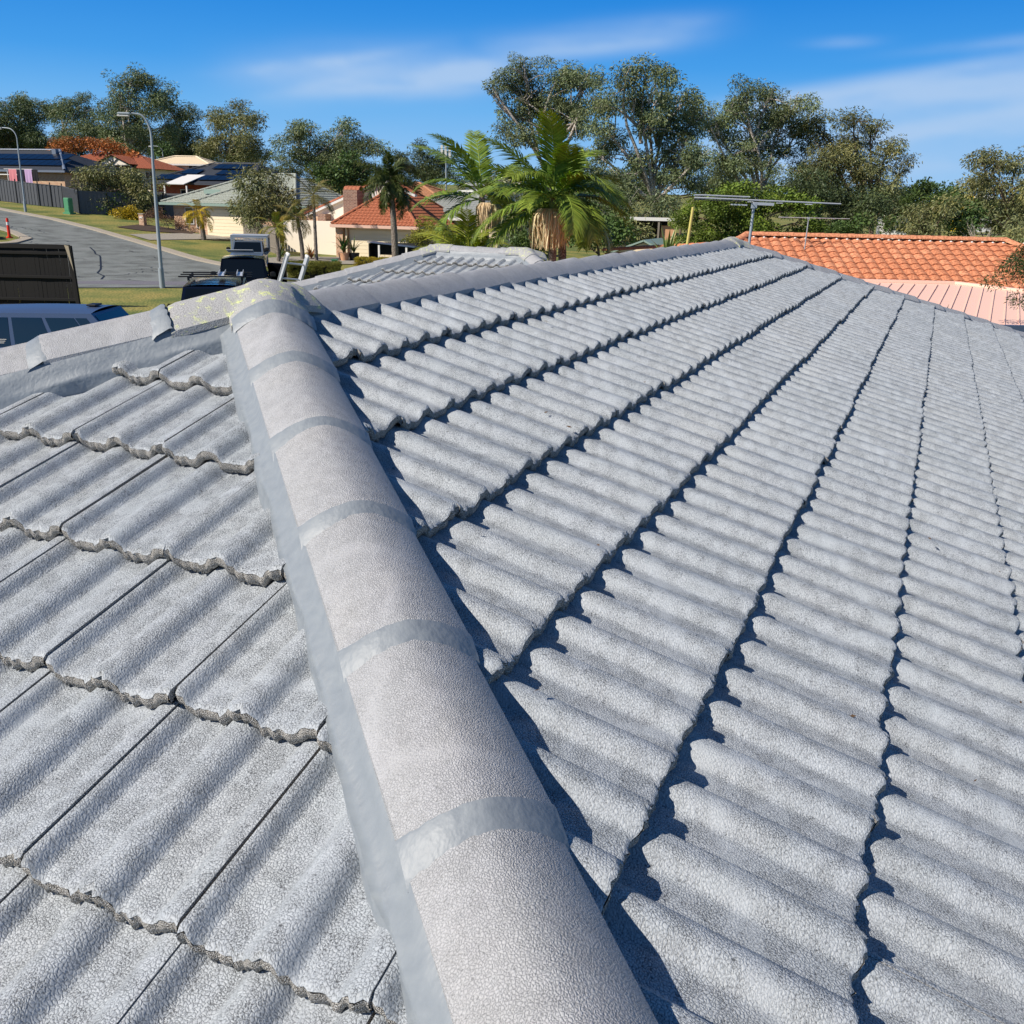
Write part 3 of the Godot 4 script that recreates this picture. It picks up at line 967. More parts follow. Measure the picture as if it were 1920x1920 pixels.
func seed_cluster(parent: Node3D, at: Vector3, tall: float, wide: float, n: int, a: Color, b: Color, sd: int) -> void:
	var r := RandomNumberGenerator.new()
	r.seed = sd
	var m := Mb.new()
	for i in n:
		var q := r.randf() * TAU
		var d := Vector3(cos(q), 0, sin(q)) * wide * r.randf_range(0.15, 1.0)
		var l := tall * r.randf_range(0.35, 1.05)
		m.col = a.lerp(b, r.randf()) * r.randf_range(0.75, 1.15)
		var path: Array = [at, at + d * 0.55 + Vector3(0, 0.10 * tall, 0), at + d * 0.95 + Vector3(0, -l * 0.12, 0), at + d * r.randf_range(0.9, 1.15) + Vector3(0, -l * 0.5, 0), at + d * r.randf_range(0.75, 1.15) + Vector3(r.randf_range(-0.07, 0.07), -l, r.randf_range(-0.07, 0.07))]
		m.tube(path, [0.012, 0.015, 0.014, 0.014, 0.008], 4, false)
	built("seed_cluster", m, M.seed, parent)

# ---------------------------------------------------------------- materials of the neighbourhood
func brick_tex(a: Color, b: Color, mortar: Color, sd: int) -> ImageTexture:   # 4 x 10 courses
	var r := RandomNumberGenerator.new()
	r.seed = sd
	var w := 256
	var im := Image.create(w, w, false, Image.FORMAT_RGB8)
	im.fill(mortar)
	for row in 10:
		for k in 5:
			var c := a.lerp(b, r.randf())
			var x := k * 64 - (32 if row % 2 else 0)
			var y := int(row * 25.6)
			im.fill_rect(Rect2i(x + 2, y + 3, 60, 21), c)
	for i in 4000:
		var p := Vector2i(r.randi() % w, r.randi() % w)
		im.set_pixelv(p, im.get_pixelv(p).darkened(r.randf_range(0, 0.25)))
	return ImageTexture.create_from_image(im)

func street_materials() -> void:
	var S := FastNoiseLite.TYPE_SIMPLEX
	var fine := grad_noise(noise(S, 0.11, 31, 4), 512, [[0.2, Color(0.66, 0.66, 0.66)], [0.5, Color(0.86, 0.86, 0.86)], [0.8, Color(1, 1, 1)]])
	M.fine = fine
	var lawn := grad_noise(noise(S, 0.05, 33, 5), 1024, [[0.2, Color(0.35, 0.38, 0.16)], [0.45, Color(0.49, 0.485, 0.23)], [0.6, Color(0.60, 0.56, 0.30)], [0.8, Color(0.70, 0.63, 0.39)]])
	M.lawn = over(world_tex(mat(Color(1, 1, 1), 0.95), lawn, 7.0), grad_noise(noise(S, 0.012, 34, 4), 512, [[0.2, Color(0.60, 0.74, 0.56)], [0.5, Color(0.86, 0.90, 0.80)], [0.8, Color(1, 0.97, 0.92)]]), 31.0)
	M.asphalt = over(world_tex(mat(Color(0.555, 0.57, 0.56), 0.92), fine, 1.1), grad_noise(noise(S, 0.014, 35, 5), 512, [[0.2, Color(0.80, 0.80, 0.79)], [0.5, Color(0.93, 0.94, 0.93)], [0.8, Color(1, 1, 1)]]), 17.0)
	M.tar = mat(Color(0.09, 0.09, 0.095), 0.6)
	M.concrete = world_tex(mat(Color(0.735, 0.69, 0.62), 0.9), fine, 1.5)
	M.path = world_tex(mat(Color(0.68, 0.65, 0.60), 0.92), fine, 2.0)
	M.brick = world_tex(mat(Color.WHITE, 0.9), brick_tex(Color(0.42, 0.28, 0.235), Color(0.56, 0.42, 0.355), Color(0.70, 0.64, 0.57), 3), 0.96)
	M.brick_pale = world_tex(mat(Color.WHITE, 0.9), brick_tex(Color(0.69, 0.50, 0.38), Color(0.80, 0.66, 0.53), Color(0.80, 0.74, 0.66), 4), 0.96)
	M.brick_red = world_tex(mat(Color.WHITE, 0.9), brick_tex(Color(0.60, 0.25, 0.17), Color(0.68, 0.33, 0.22), Color(0.60, 0.40, 0.32), 5), 0.96)
	M.cream = mat(Color(0.87, 0.80, 0.68), 0.75)
	M.cream_door = mat(Color(0.93, 0.87, 0.74), 0.6)
	M.render = mat(Color(0.93, 0.885, 0.81), 0.85)
	M.white = mat(Color(0.86, 0.85, 0.83), 0.5)
	M.pink_trim = mat(Color(0.85, 0.70, 0.62), 0.5)
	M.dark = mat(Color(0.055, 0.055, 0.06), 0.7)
	M.glass = mat(Color(0.05, 0.065, 0.075), 0.06, 0.0, 0.7)
	M.frame = mat(Color(0.80, 0.79, 0.76), 0.45)
	var mott := grad_noise(noise(S, 0.04, 36, 4), 512, [[0.2, Color(0.74, 0.70, 0.67)], [0.5, Color(0.92, 0.90, 0.88)], [0.8, Color(1, 1, 1)]])
	M.red_tile = world_tex(mat(Color(0.70, 0.42, 0.295), 0.8), mott, 2.6)
	M.orange_tile = world_tex(mat(Color(0.83, 0.545, 0.395), 0.8), mott, 1.7)
	M.orange_tile_pale = world_tex(mat(Color(0.87, 0.595, 0.445), 0.8), mott, 1.9)
	M.orange_far = world_tex(mat(Color(0.68, 0.40, 0.29), 0.85), mott, 3.0)
	M.green_tile = world_tex(mat(Color(0.665, 0.70, 0.665), 0.8), mott, 2.6)
	M.green_trim = mat(Color(0.52, 0.60, 0.56), 0.5)
	M.blue_tile = world_tex(mat(Color(0.245, 0.27, 0.315), 0.7), mott, 2.6)
	M.blue_trim = mat(Color(0.42, 0.46, 0.52), 0.5)
	M.panel = mat(Color(0.05, 0.06, 0.105), 0.22, 0.0, 0.35)
	M.panel_frame = mat(Color(0.10, 0.105, 0.12), 0.4, 0.6)
	M.steel_fence = mat(Color(0.315, 0.325, 0.345), 0.55)
	M.old_wood = world_tex(mat(Color(0.60, 0.56, 0.51), 0.95), fine, 0.9)
	M.dark_wood = world_tex(mat(Color(0.072, 0.066, 0.066), 0.9), fine, 0.9)
	M.pale_wood = world_tex(mat(Color(0.78, 0.72, 0.62), 0.9), fine, 0.6)
	M.galv = mat(Color(0.60, 0.635, 0.66), 0.5, 0.15)
	M.alu = mat(Color(0.74, 0.75, 0.765), 0.38, 0.25)
	M.plastic_black = mat(Color(0.035, 0.035, 0.04), 0.5)
	M.rubber = mat(Color(0.05, 0.05, 0.05), 0.9)
	M.pink_sheet = mat(Color(0.935, 0.77, 0.69), 0.5)
	M.slate_trim = mat(Color(0.27, 0.33, 0.42), 0.4)
	M.salmon = mat(Color(0.80, 0.60, 0.45), 0.8)
	M.tan_roof = world_tex(mat(Color(0.72, 0.52, 0.38), 0.85), mott, 3.0)
	M.metal_roof = mat(Color(0.60, 0.61, 0.59), 0.45, 0.2)
	M.brown_roof = world_tex(mat(Color(0.44, 0.31, 0.26), 0.9), mott, 3.0)
	M.bin = mat(Color(0.16, 0.38, 0.22), 0.55)
	M.bin_lid = mat(Color(0.86, 0.72, 0.10), 0.5)
	M.bin_lid_red = mat(Color(0.72, 0.38, 0.27), 0.5)
	M.utility = mat(Color(0.30, 0.55, 0.40), 0.5)
	M.signal_red = mat(Color(0.90, 0.20, 0.09), 0.5)
	M.mulch = world_tex(mat(Color(0.30, 0.23, 0.17), 0.95), fine, 0.8)

# ---------------------------------------------------------------- ground, road and paths
func ter(x: float, z: float) -> float:
	var q := 0.055 * (-x - 15.0) + 0.043 * (-z - 68.0)
	var h := 0.1 + (0.35 * log(1.0 + exp(q / 0.35)) if q < 8.0 else q)
	if h > 3.0: h = 3.0 + 9.0 * tanh((h - 3.0) / 9.0)
	return h - 1.15 * smoothstep(4.0, 12.0, x) * smoothstep(-70.0, -42.0, z)

func on(x: float, z: float, lift := 0.0) -> Vector3:
	return Vector3(x, ter(x, z) + lift, z)

func drape(pts: Array, lift: float, parts := 4) -> Mb:   # a flat-lying area given by its outline [x, z]
	var m := Mb.new()
	var p := PackedVector2Array()
	for q in pts: p.append(Vector2(q[0], q[1]))
	var ids := Geometry2D.triangulate_polygon(p)
	for i in range(0, ids.size(), 3):
		var a := p[ids[i]]; var b := p[ids[i + 1]]; var c := p[ids[i + 2]]
		var n := clampi(int(maxf(a.distance_to(b), maxf(b.distance_to(c), c.distance_to(a))) / 1.5), 1, parts * 5)
		for u in n:
			for v in n - u:
				var P := func(s: int, t: int) -> Vector3:
					var q := a + (b - a) * (float(s) / n) + (c - a) * (float(t) / n)
					return on(q.x, q.y, lift)
				var k := [P.call(u, v), P.call(u + 1, v), P.call(u, v + 1)]
				var list := [k]
				if u + v + 2 <= n: list.append([P.call(u + 1, v), P.call(u + 1, v + 1), P.call(u, v + 1)])
				for t in list:
					var up: Vector3 = (t[1] - t[0]).cross(t[2] - t[0])
					if up.y > 0: m.tri(t[0], t[1], t[2])
					else: m.tri(t[0], t[2], t[1])
	return m

func ribbon(pts: Array, wide: float, high: float, lift: float) -> Mb:   # a strip with upright sides along [x, z] points
	var m := Mb.new()
	var c: Array = []
	for i in pts.size() - 1:
		var a := Vector2(pts[i][0], pts[i][1]); var b := Vector2(pts[i + 1][0], pts[i + 1][1])
		var n := maxi(1, int(a.distance_to(b) / 1.2))
		for k in n: c.append(a.lerp(b, float(k) / n))
	c.append(Vector2(pts[-1][0], pts[-1][1]))
	for i in c.size() - 1:
		var e: Array = []
		for j in [i, i + 1]:
			var d: Vector2 = (c[mini(j + 1, c.size() - 1)] - c[maxi(j - 1, 0)]).normalized()
			var s := Vector2(-d.y, d.x) * wide / 2.0
			var l: Vector2 = c[j] - s; var r: Vector2 = c[j] + s
			e.append([on(l.x, l.y, lift), on(r.x, r.y, lift)])
		var h := Vector3(0, high, 0)
		var a0: Vector3 = e[0][0] + h; var b0: Vector3 = e[0][1] + h; var a1: Vector3 = e[1][0] + h; var b1: Vector3 = e[1][1] + h
		m.quad(a0, b0, b1, a1) if (b0 - a0).cross(a1 - a0).y < 0 else m.quad(a0, b0, b1, a1)
		if high > 0.02:
			m.quad(a0 - h, a0, a1, a1 - h); m.quad(b0, b0 - h, b1 - h, b1)
	return m

func structure(o: Node) -> Node:
	return tag(o, "", "", "", "structure")

func land() -> void:
	var xs: Array = []
	var x := -520.0
	while x < 520.0:
		xs.append(x)
		x += 2.0 if x > -84 and x < 30 else (10.0 if x > -180 and x < 140 else 40.0)
	var zs: Array = []
	var z := 60.0
	while z > -900.0:
		zs.append(z)
		z -= 2.0 if z < -26 and z > -118 else (8.0 if z > -250 else 50.0)
	var rows: Array = []
	for a in zs:
		var row := PackedVector3Array()
		for b in xs: row.append(on(b, a))
		rows.append(row)
	var g := Mb.new()
	g.grid(rows)
	structure(built("ground", g, M.lawn))
	var far_kerb := [[-84, -113], [-66, -101], [-55, -94.5], [-46.58, -88.15], [-39.35, -82.8], [-33.8, -77.5], [-28.24, -71.4], [-24, -66.4], [-19.89, -61.05], [-17.4, -58.3], [-13.8, -55.6], [-11.2, -52.4], [-10.9, -48.9], [-12.6, -46.0], [-15.62, -44.75], [-18.15, -44.05], [-19.36, -43.6], [-24, -42.2], [-34, -39.6], [-52, -35]]
	var near_kerb := [[-84, -101.5], [-66, -90.5], [-56, -84.6], [-46, -78.6], [-40.6, -74.6], [-36.6, -70.6], [-33.9, -67.2], [-33.4, -64.2], [-34.6, -60.5], [-38.5, -55.5], [-46, -50], [-56, -45.5]]
	var outline := far_kerb.duplicate()
	var back := near_kerb.duplicate(); back.reverse()
	outline.append_array(back)
	var road := built("road", drape(outline, 0.035), M.asphalt)
	structure(road)
	var cracks := [
		[[172, 466], 0]]
	var main_crack := [[-28.6, -65.0], [-26.7, -61.2], [-25.9, -59.8], [-23.7, -54.8], [-22.1, -51.0], [-20.6, -47.7]]
	var r := RandomNumberGenerator.new()
	r.seed = 5
	var lines := [main_crack]
	for k in 34:
		var t := r.randf()
		var c := Vector2(-38, -76).lerp(Vector2(-19, -48), t) + Vector2(r.randf_range(-4.5, 4.5), r.randf_range(-3, 3))
		var d := Vector2(r.randf_range(-1, 1), r.randf_range(-0.5, 0.5)).normalized()
		var l: Array = []
		for s in r.randi_range(4, 9):
			l.append([c.x, c.y])
			c += d.rotated(r.randf_range(-0.7, 0.7)) * 0.55
		lines.append(l)
	for l in lines:
		var jag: Array = []
		for i in l.size():
			var q: Array = l[i]
			jag.append([q[0] + r.randf_range(-0.12, 0.12), q[1] + r.randf_range(-0.12, 0.12)])
			if i < l.size() - 1:
				jag.append([lerpf(q[0], l[i + 1][0], 0.5) + r.randf_range(-0.2, 0.2), lerpf(q[1], l[i + 1][1], 0.5) + r.randf_range(-0.2, 0.2)])
		built("road_crack", ribbon(jag, 0.10 if l == main_crack else r.randf_range(0.03, 0.07), 0.0, 0.043), M.tar, road)
	structure(built("road_patch", drape([[-23.5, -44.6], [-14.6, -46.2], [-13.4, -48.4], [-20, -47.2]], 0.040), world_tex(mat(Color(0.50, 0.49, 0.52), 0.92), M.fine, 1.3)))
	structure(built("kerb", ribbon(far_kerb.slice(0, 13), 0.75, 0.10, 0.02), M.concrete))
	structure(built("kerb", ribbon(near_kerb, 0.6, 0.10, 0.02), M.concrete))
	structure(built("driveway", drape([[-19.2, -62.0], [-17.0, -60.2], [-9.0, -64.2], [-5.8, -66.2], [-6.4, -67.4], [-12.4, -69.1], [-15.5, -67.5]], 0.05), M.path))
	structure(built("driveway", drape([[-27.5, -72.6], [-30.2, -75.6], [-27.0, -80.2], [-22.2, -80.0], [-21.0, -78.6], [-24.5, -76.4]], 0.05), M.path))
	structure(built("garden_bed", drape([[-33.2, -80.6], [-30.4, -79.2], [-26.6, -79.6], [-27.0, -81.4], [-32.6, -85.0]], 0.05), M.mulch))

# ---------------------------------------------------------------- houses
func wave_slope(w: float, l: float, cover: float, gauge: float, amp: float, step: float, single := true) -> Mb:
	# a sheet of overlapping tile courses: x across 0..w, z downslope 0..l, y out of the slope
	var m := Mb.new()
	var n := int(ceil(l / gauge))
	for k in n:
		var z1 := l - gauge * k
		var z0 := maxf(z1 - gauge - 0.02, -0.02)
		var cols := int(ceil(w / cover)) * 6
		var rows := [PackedVector3Array(), PackedVector3Array(), PackedVector3Array()]
		for i in cols + 1:
			var x := cover * i / 6.0
			var ph := fposmod(float(i) / 6.0 + (0.5 if not single and k % 2 else 0.0), 1.0)
			var y := amp * (pow(sin(PI * ph), 1.3) if amp > 0 else 0.0)
			rows[0].append(Vector3(x, y * 0.8, z0))
			rows[1].append(Vector3(x, y + step, z1))
			rows[2].append(Vector3(x, y - 0.01, z1 + 0.004))
		m.grid([rows[0], rows[1]], true)
		m.grid([rows[1], rows[2]], true)
	return m

func slope_frame(eave_l: Vector3, eave_r: Vector3, top: Vector3) -> Array:   # [transform with x along the eave, z down the slope and its origin level with top, length]
	var x := (eave_r - eave_l).normalized()
	var d := top - eave_l
	var up := (d - x * d.dot(x))
	var l := up.length()
	up = up.normalized()
	return [Transform3D(Basis(x, (-up).cross(x), -up), eave_l + up * l), l]

func tiled_face(called: String, parent: Node, m: Material, corners: Array, cover: float, gauge: float, amp: float, step: float, single := true, drop := 0.04) -> void:
	# corners: eave left, eave right, then the rest of the outline counter-clockwise from outside
	var top: Vector3 = corners[2]
	for c in corners:
		if c.y > top.y: top = c
	var fr := slope_frame(corners[0], corners[1], top)
	var t: Transform3D = fr[0]
	var inv := t.affine_inverse()
	var lo := 1e9; var hi := -1e9
	var flat: Array = []
	for c in corners:
		var q: Vector3 = inv * c
		flat.append(Vector2(q.x, q.z)); lo = minf(lo, q.x); hi = maxf(hi, q.x)
	var w := wave_slope(hi - lo, fr[1], cover, gauge, amp, step, single)
	var sh := Mb.new()
	sh.add(w, Transform3D(Basis(), Vector3(lo, 0, 0)))
	var mid := Vector2.ZERO
	for f in flat: mid += f / flat.size()
	for i in range(1, flat.size()):
		var a: Vector2 = flat[i]; var b: Vector2 = flat[(i + 1) % flat.size()]
		var n2 := Vector2(-(b - a).y, (b - a).x).normalized()
		if n2.dot(mid - a) < 0: n2 = -n2
		sh = sh.clip(Vector3(n2.x, 0, n2.y), n2.dot(a) - 0.01)
	var m2 := Mb.new()
	m2.add(sh, t)
	var o := built(called, m2, m, parent)
	o.set_meta("kind", "stuff")
	var u := Mb.new()
	var n: Vector3 = t.basis.y
	var low: Array = []
	for c in corners: low.append(c - n * drop)
	u.poly(low)
	built("roof_underlay", u, M.dark, parent)

func caps(called: String, parent: Node, m: Material, a: Vector3, b: Vector3, r: float, step := 0.4) -> void:
	var d := b - a
	var n := maxi(1, int(round(d.length() / step)))
	var z := d.normalized()
	var x := Vector3.UP.cross(z).normalized()
	var bs := Basis(x, z.cross(x), z)
	var s := Mb.new()
	var rows: Array = []
	for i in 3:
		var row := PackedVector3Array()
		for k in 7:
			var q := PI * (k / 6.0)
			row.append(Vector3(-cos(q) * r * [0.92, 1.0, 1.0][i], sin(q) * r * [0.75, 0.85, 0.6][i], [0, step + 0.03, step + 0.035][i]))
		rows.append(row)
	s.grid(rows, true)
	var sh := s.mesh()
	for i in n:
		put(called, sh, m, parent, Transform3D(bs, a + d * (float(i) / n)))

func slab(called: String, parent: Node, m: Material, a: Vector3, s: Vector3) -> MeshInstance3D:   # box from its low corner
	var b := Mb.new()
	b.box(a + s / 2.0, s)
	return built(called, b, m, parent)

func window(parent: Node, x: float, y: float, z: float, w: float, h: float, bars := 1, m: Material = null) -> void:
	var f := Mb.new()
	var t := 0.06
	f.box(Vector3(x + w / 2, y + t / 2, z), Vector3(w, t, 0.09)); f.box(Vector3(x + w / 2, y + h - t / 2, z), Vector3(w, t, 0.09))
	f.box(Vector3(x + t / 2, y + h / 2, z), Vector3(t, h - 2 * t, 0.09)); f.box(Vector3(x + w - t / 2, y + h / 2, z), Vector3(t, h - 2 * t, 0.09))
	for i in bars:
		f.box(Vector3(x + w * (i + 1.0) / (bars + 1), y + h / 2, z), Vector3(0.05, h - 2 * t, 0.07))
	var o := built("window", f, m if m else M.frame, parent)
	var p := Mb.new()
	p.box(Vector3(x + w / 2, y + h / 2, z - 0.012), Vector3(w - 2 * t, h - 2 * t, 0.015))
	built("pane", p, M.glass, o)

func garage_door(parent: Node, x: float, y: float, z: float, w: float, h: float, m: Material) -> void:
	var d := Mb.new()
	d.box(Vector3(x + w / 2, y + h / 2, z - 0.03), Vector3(w, h, 0.02))
	var o := built("garage_door", d, m, parent)
	var n := 8
	var s := Mb.new()
	s.rbox(Vector3(0, 0, 0), Vector3(w - 0.02, h / n - 0.018, 0.03), 0.008)
	var ms := s.mesh()
	for k in n:
		put("slat", ms, m, o, Transform3D(Basis(), Vector3(x + w / 2, y + h * (k + 0.5) / n, z - 0.008)))

func solar_rows(parent: Node, fr: Transform3D, x0: float, z0: float, cols: int, rows: int, pw: float, pl: float) -> void:
	var f := Mb.new()
	f.box(Vector3.ZERO, Vector3(pw - 0.02, 0.045, pl - 0.02))
	var g := Mb.new()
	g.box(Vector3(0, 0.0255, 0), Vector3(pw - 0.09, 0.006, pl - 0.09))
	var fm := f.mesh()
	var gm := g.mesh()
	for i in cols:
		for k in rows:
			var p := put("solar_panel", fm, M.panel_frame, parent, fr * Transform3D(Basis(), Vector3(x0 + (i + 0.5) * pw, 0.14, z0 + (k + 0.5) * pl)))
			put("cell_face", gm, M.panel, p)

func terracotta_house() -> void:
	var h := base("terracotta_roofed_house", Vector3(-6.96, 0.2, -67.2), deg_to_rad(-16.9))
	tag(h, "brick and cream house with terracotta tiled roof and cream garage door, behind the palms", "house")
	var e := 2.37
	var W := 6.54
	var a := Vector3(-W, e, 0); var b := Vector3(0, e, 0)
	var top := Vector3(-3.4, e + 2.55, -3.9); var tb := Vector3(-3.4, e + 2.55, -6.6)
	var br := Vector3(0, e, -10.4)
	tiled_face("roof_tiles", h, M.red_tile, [a, b, top], 0.3, 0.34, 0.055, 0.035)
	tiled_face("roof_tiles", h, M.red_tile, [b, br, tb, top], 0.3, 0.34, 0.055, 0.035)
	tiled_face("roof_tiles", h, M.red_tile, [Vector3(-W, e, -10.4), a, top, tb], 0.3, 0.34, 0.055, 0.035)
	caps("ridge_cap", h, M.red_tile, a + Vector3(0, 0.06, 0), top + Vector3(0, 0.06, 0), 0.13)
	caps("ridge_cap", h, M.red_tile, b + Vector3(0, 0.06, 0), top + Vector3(0, 0.06, 0), 0.13)
	caps("ridge_cap", h, M.red_tile, top + Vector3(0, 0.06, 0), tb + Vector3(0, 0.06, 0), 0.13)
	caps("ridge_cap", h, M.red_tile, br + Vector3(0, 0.06, 0), tb + Vector3(0, 0.06, 0), 0.13)
	slab("gutter", h, M.pink_trim, Vector3(-W - 0.05, e - 0.2, 0.0), Vector3(W + 0.2, 0.2, 0.14))
	slab("gutter", h, M.blue_trim, Vector3(0.0, e - 0.2, -10.5), Vector3(0.14, 0.2, 10.5))
	slab("soffit", h, M.cream, Vector3(-W, e - 0.22, -0.62), Vector3(W, 0.02, 0.62))
	slab("wall", h, M.brick_pale, Vector3(-6.3, -0.3, -10), Vector3(5.9, e + 0.1, 9.38))
	slab("brick_pillar", h, M.brick_pale, Vector3(-6.35, -0.3, -0.60), Vector3(0.55, e + 0.1, 0.35))
	slab("downpipe", h, M.cream, Vector3(-5.62, -0.2, -0.42), Vector3(0.1, e, 0.1))
	garage_door(h, -5.45, -0.1, -0.58, 4.75, 2.1, M.cream_door)
	slab("lintel", h, M.cream, Vector3(-5.5, 2.0, -0.61), Vector3(5.0, 0.2, 0.05))
	# tall front gable with brick piers
	var gz := -3.7
	var gable := Mb.new()
	var g := [Vector3(-11.6, -0.3, gz), Vector3(-2.4, -0.3, gz), Vector3(-2.4, 4.4, gz), Vector3(-4.1, 5.4, gz), Vector3(-11.6, 2.4, gz)]
	gable.poly(g)
	var gb: Array = []
	for p in g: gb.append(p + Vector3(0, 0, -0.24))
	gb.reverse()
	gable.poly(gb)
	built("gable_wall", gable, M.render, h)
	slab("wall", h, M.render, Vector3(-11.3, -0.3, -9), Vector3(5.0, 2.8, 7.4))
	var edge := Mb.new()
	edge.bar(Vector3(-11.75, 2.30, gz + 0.05), Vector3(-4.05, 5.42, gz + 0.05), 0.42, 0.16)
	edge.bar(Vector3(-4.15, 5.42, gz + 0.05), Vector3(-1.6, 4.40, gz + 0.05), 0.42, 0.16)
	built("barge_board", edge, M.white, h)
	caps("verge_tile", h, M.orange_far, Vector3(-11.8, 2.40, gz), Vector3(-4.05, 5.54, gz), 0.21)
	caps("verge_tile", h, M.orange_far, Vector3(-1.6, 4.52, gz), Vector3(-4.05, 5.54, gz), 0.21)
	tiled_face("roof_tiles", h, M.red_tile, [Vector3(-11.6, 2.3, -9), Vector3(-11.6, 2.3, gz - 0.3), Vector3(-4.1, 5.32, gz - 0.3), Vector3(-4.1, 5.32, -9)], 0.3, 0.34, 0.055, 0.035)
	slab("brick_pier", h, M.brick, Vector3(-6.85, -0.3, gz - 0.1), Vector3(1.12, 5.0, 1.25))
	caps("pier_tile", h, M.red_tile, Vector3(-6.9, 4.72, gz + 0.62), Vector3(-5.68, 4.72, gz + 0.62), 0.34, 0.3)
	slab("brick_pier", h, M.brick, Vector3(-9.1, -0.3, gz), Vector3(0.62, 3.3, 0.9))
	slab("brick_wall", h, M.brick_pale, Vector3(-11.4, -0.3, gz + 0.01), Vector3(2.3, 3.1, 0.35))
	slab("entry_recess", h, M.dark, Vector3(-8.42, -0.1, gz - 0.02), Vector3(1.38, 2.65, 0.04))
	window(h, -8.38, 0.85, gz + 0.06, 0.66, 1.7, 0)
	window(h, -7.68, 0.85, gz + 0.06, 0.62, 1.7, 0)
	slab("door_panel", h, M.blue_trim, Vector3(-8.3, -0.05, gz + 0.03), Vector3(0.55, 0.78, 0.05))
	slab("roof_vent", h, M.white, Vector3(-5.2, 4.15, gz + 0.0), Vector3(0.5, 0.5, 0.03))
	# low open-fronted store beside the garage door
	var t := base("garden_store", Vector3(-7.95, 0.2, -62.3), deg_to_rad(-16.3))
	tag(t, "low dark open-fronted store with white posts and cream corrugated base, before the cream garage door", "garden shed")
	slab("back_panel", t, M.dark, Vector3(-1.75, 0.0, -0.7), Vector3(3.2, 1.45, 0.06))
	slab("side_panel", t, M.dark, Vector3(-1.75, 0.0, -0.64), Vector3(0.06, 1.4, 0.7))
	var rf := Mb.new()
	rf.box(Vector3(-0.15, 1.36, -0.3), Vector3(3.3, 0.05, 1.0), Basis(Vector3.BACK, -0.07))
	built("roof_sheet", rf, M.slate_trim, t)
	for x in [-1.05, 0.85]: slab("post", t, M.white, Vector3(x, 0.0, 0.05), Vector3(0.12, 1.3, 0.1))
	for k in 15: slab("corrugated_sheet", t, M.cream, Vector3(-0.9 + k * 0.16, 0.0, 0.16 + 0.015 * (k % 2)), Vector3(0.155, 0.72, 0.03))

func green_roofed_house() -> void:
	var h := base("green_roofed_house", Vector3(-29.83, 1.25, -82.0), deg_to_rad(-20))
	tag(h, "pale brick house with grey-green tiled hip roof, cream garage door and two wheelie bins outside", "house")
	var e := 2.45
	var W := 13.0
	var a := Vector3(0, e, 0); var b := Vector3(W, e, 0)
	var r1 := Vector3(5.8, e + 2.4, -5.8); var r2 := Vector3(9.4, e + 2.4, -5.8)
	var bl := Vector3(0, e, -11.6); var br := Vector3(W, e, -11.6)
	tiled_face("roof_tiles", h, M.green_tile, [a, b, r2, r1], 0.33, 0.34, 0.03, 0.035)
	tiled_face("roof_tiles", h, M.green_tile, [b, br, r2], 0.33, 0.34, 0.03, 0.035)
	tiled_face("roof_tiles", h, M.green_tile, [bl, a, r1], 0.33, 0.34, 0.03, 0.035)
	tiled_face("roof_tiles", h, M.green_tile, [br, bl, r1, r2], 0.33, 0.34, 0.03, 0.035)
	for q in [[a, r1], [r1, r2], [b, r2]]: caps("ridge_cap", h, M.green_tile, q[0] + Vector3(0, 0.06, 0), q[1] + Vector3(0, 0.06, 0), 0.13)
	# projecting garage roof
	var c := Vector3(3.6, e, 0.9); var d := Vector3(11.4, e, 0.9); var p := Vector3(7.5, e + 1.75, -3.1)
	tiled_face("roof_tiles", h, M.green_tile, [c, d, p], 0.33, 0.34, 0.03, 0.035)
	tiled_face("roof_tiles", h, M.green_tile, [c + Vector3(0, 0, -4.2), c, p], 0.33, 0.34, 0.03, 0.035)
	tiled_face("roof_tiles", h, M.green_tile, [d, d + Vector3(0, 0, -4.2), p], 0.33, 0.34, 0.03, 0.035)
	for q in [[c, p], [d, p]]: caps("ridge_cap", h, M.green_tile, q[0] + Vector3(0, 0.06, 0), q[1] + Vector3(0, 0.06, 0), 0.13)
	slab("gutter", h, M.green_trim, Vector3(-0.1, e - 0.2, 0), Vector3(3.7, 0.2, 0.14))
	slab("gutter", h, M.green_trim, Vector3(3.5, e - 0.2, 0.9), Vector3(8.0, 0.2, 0.14))
	slab("gutter", h, M.green_trim, Vector3(11.5, e - 0.2, 0), Vector3(2.6, 0.2, 0.14))
	slab("gutter", h, M.green_trim, Vector3(-0.14, e - 0.2, -11.6), Vector3(0.14, 0.2, 11.6))
	slab("gable_vent", h, M.green_trim, Vector3(3.3, e + 0.75, -1.5), Vector3(1.6, 0.35, 0.06))
	slab("wall", h, M.brick_pale, Vector3(0.75, -0.8, -11), Vector3(12.6, e + 0.75, 10.4))
	slab("wall", h, M.brick_pale, Vector3(3.9, -0.8, -0.55), Vector3(7.2, e + 0.75, 0.85))
	window(h, 1.95, 0.75, -0.56, 0.85, 1.35, 0)
	window(h, 3.02, 0.45, -0.56, 0.5, 1.7, 0)
	slab("downpipe", h, M.white, Vector3(3.62, -0.5, -0.5), Vector3(0.09, e + 0.4, 0.09))
	garage_door(h, 4.75, -0.1, 0.35, 4.6, 2.1, M.cream_door)
	slab("lintel", h, M.cream, Vector3(4.7, 2.02, 0.31), Vector3(4.75, 0.24, 0.04))

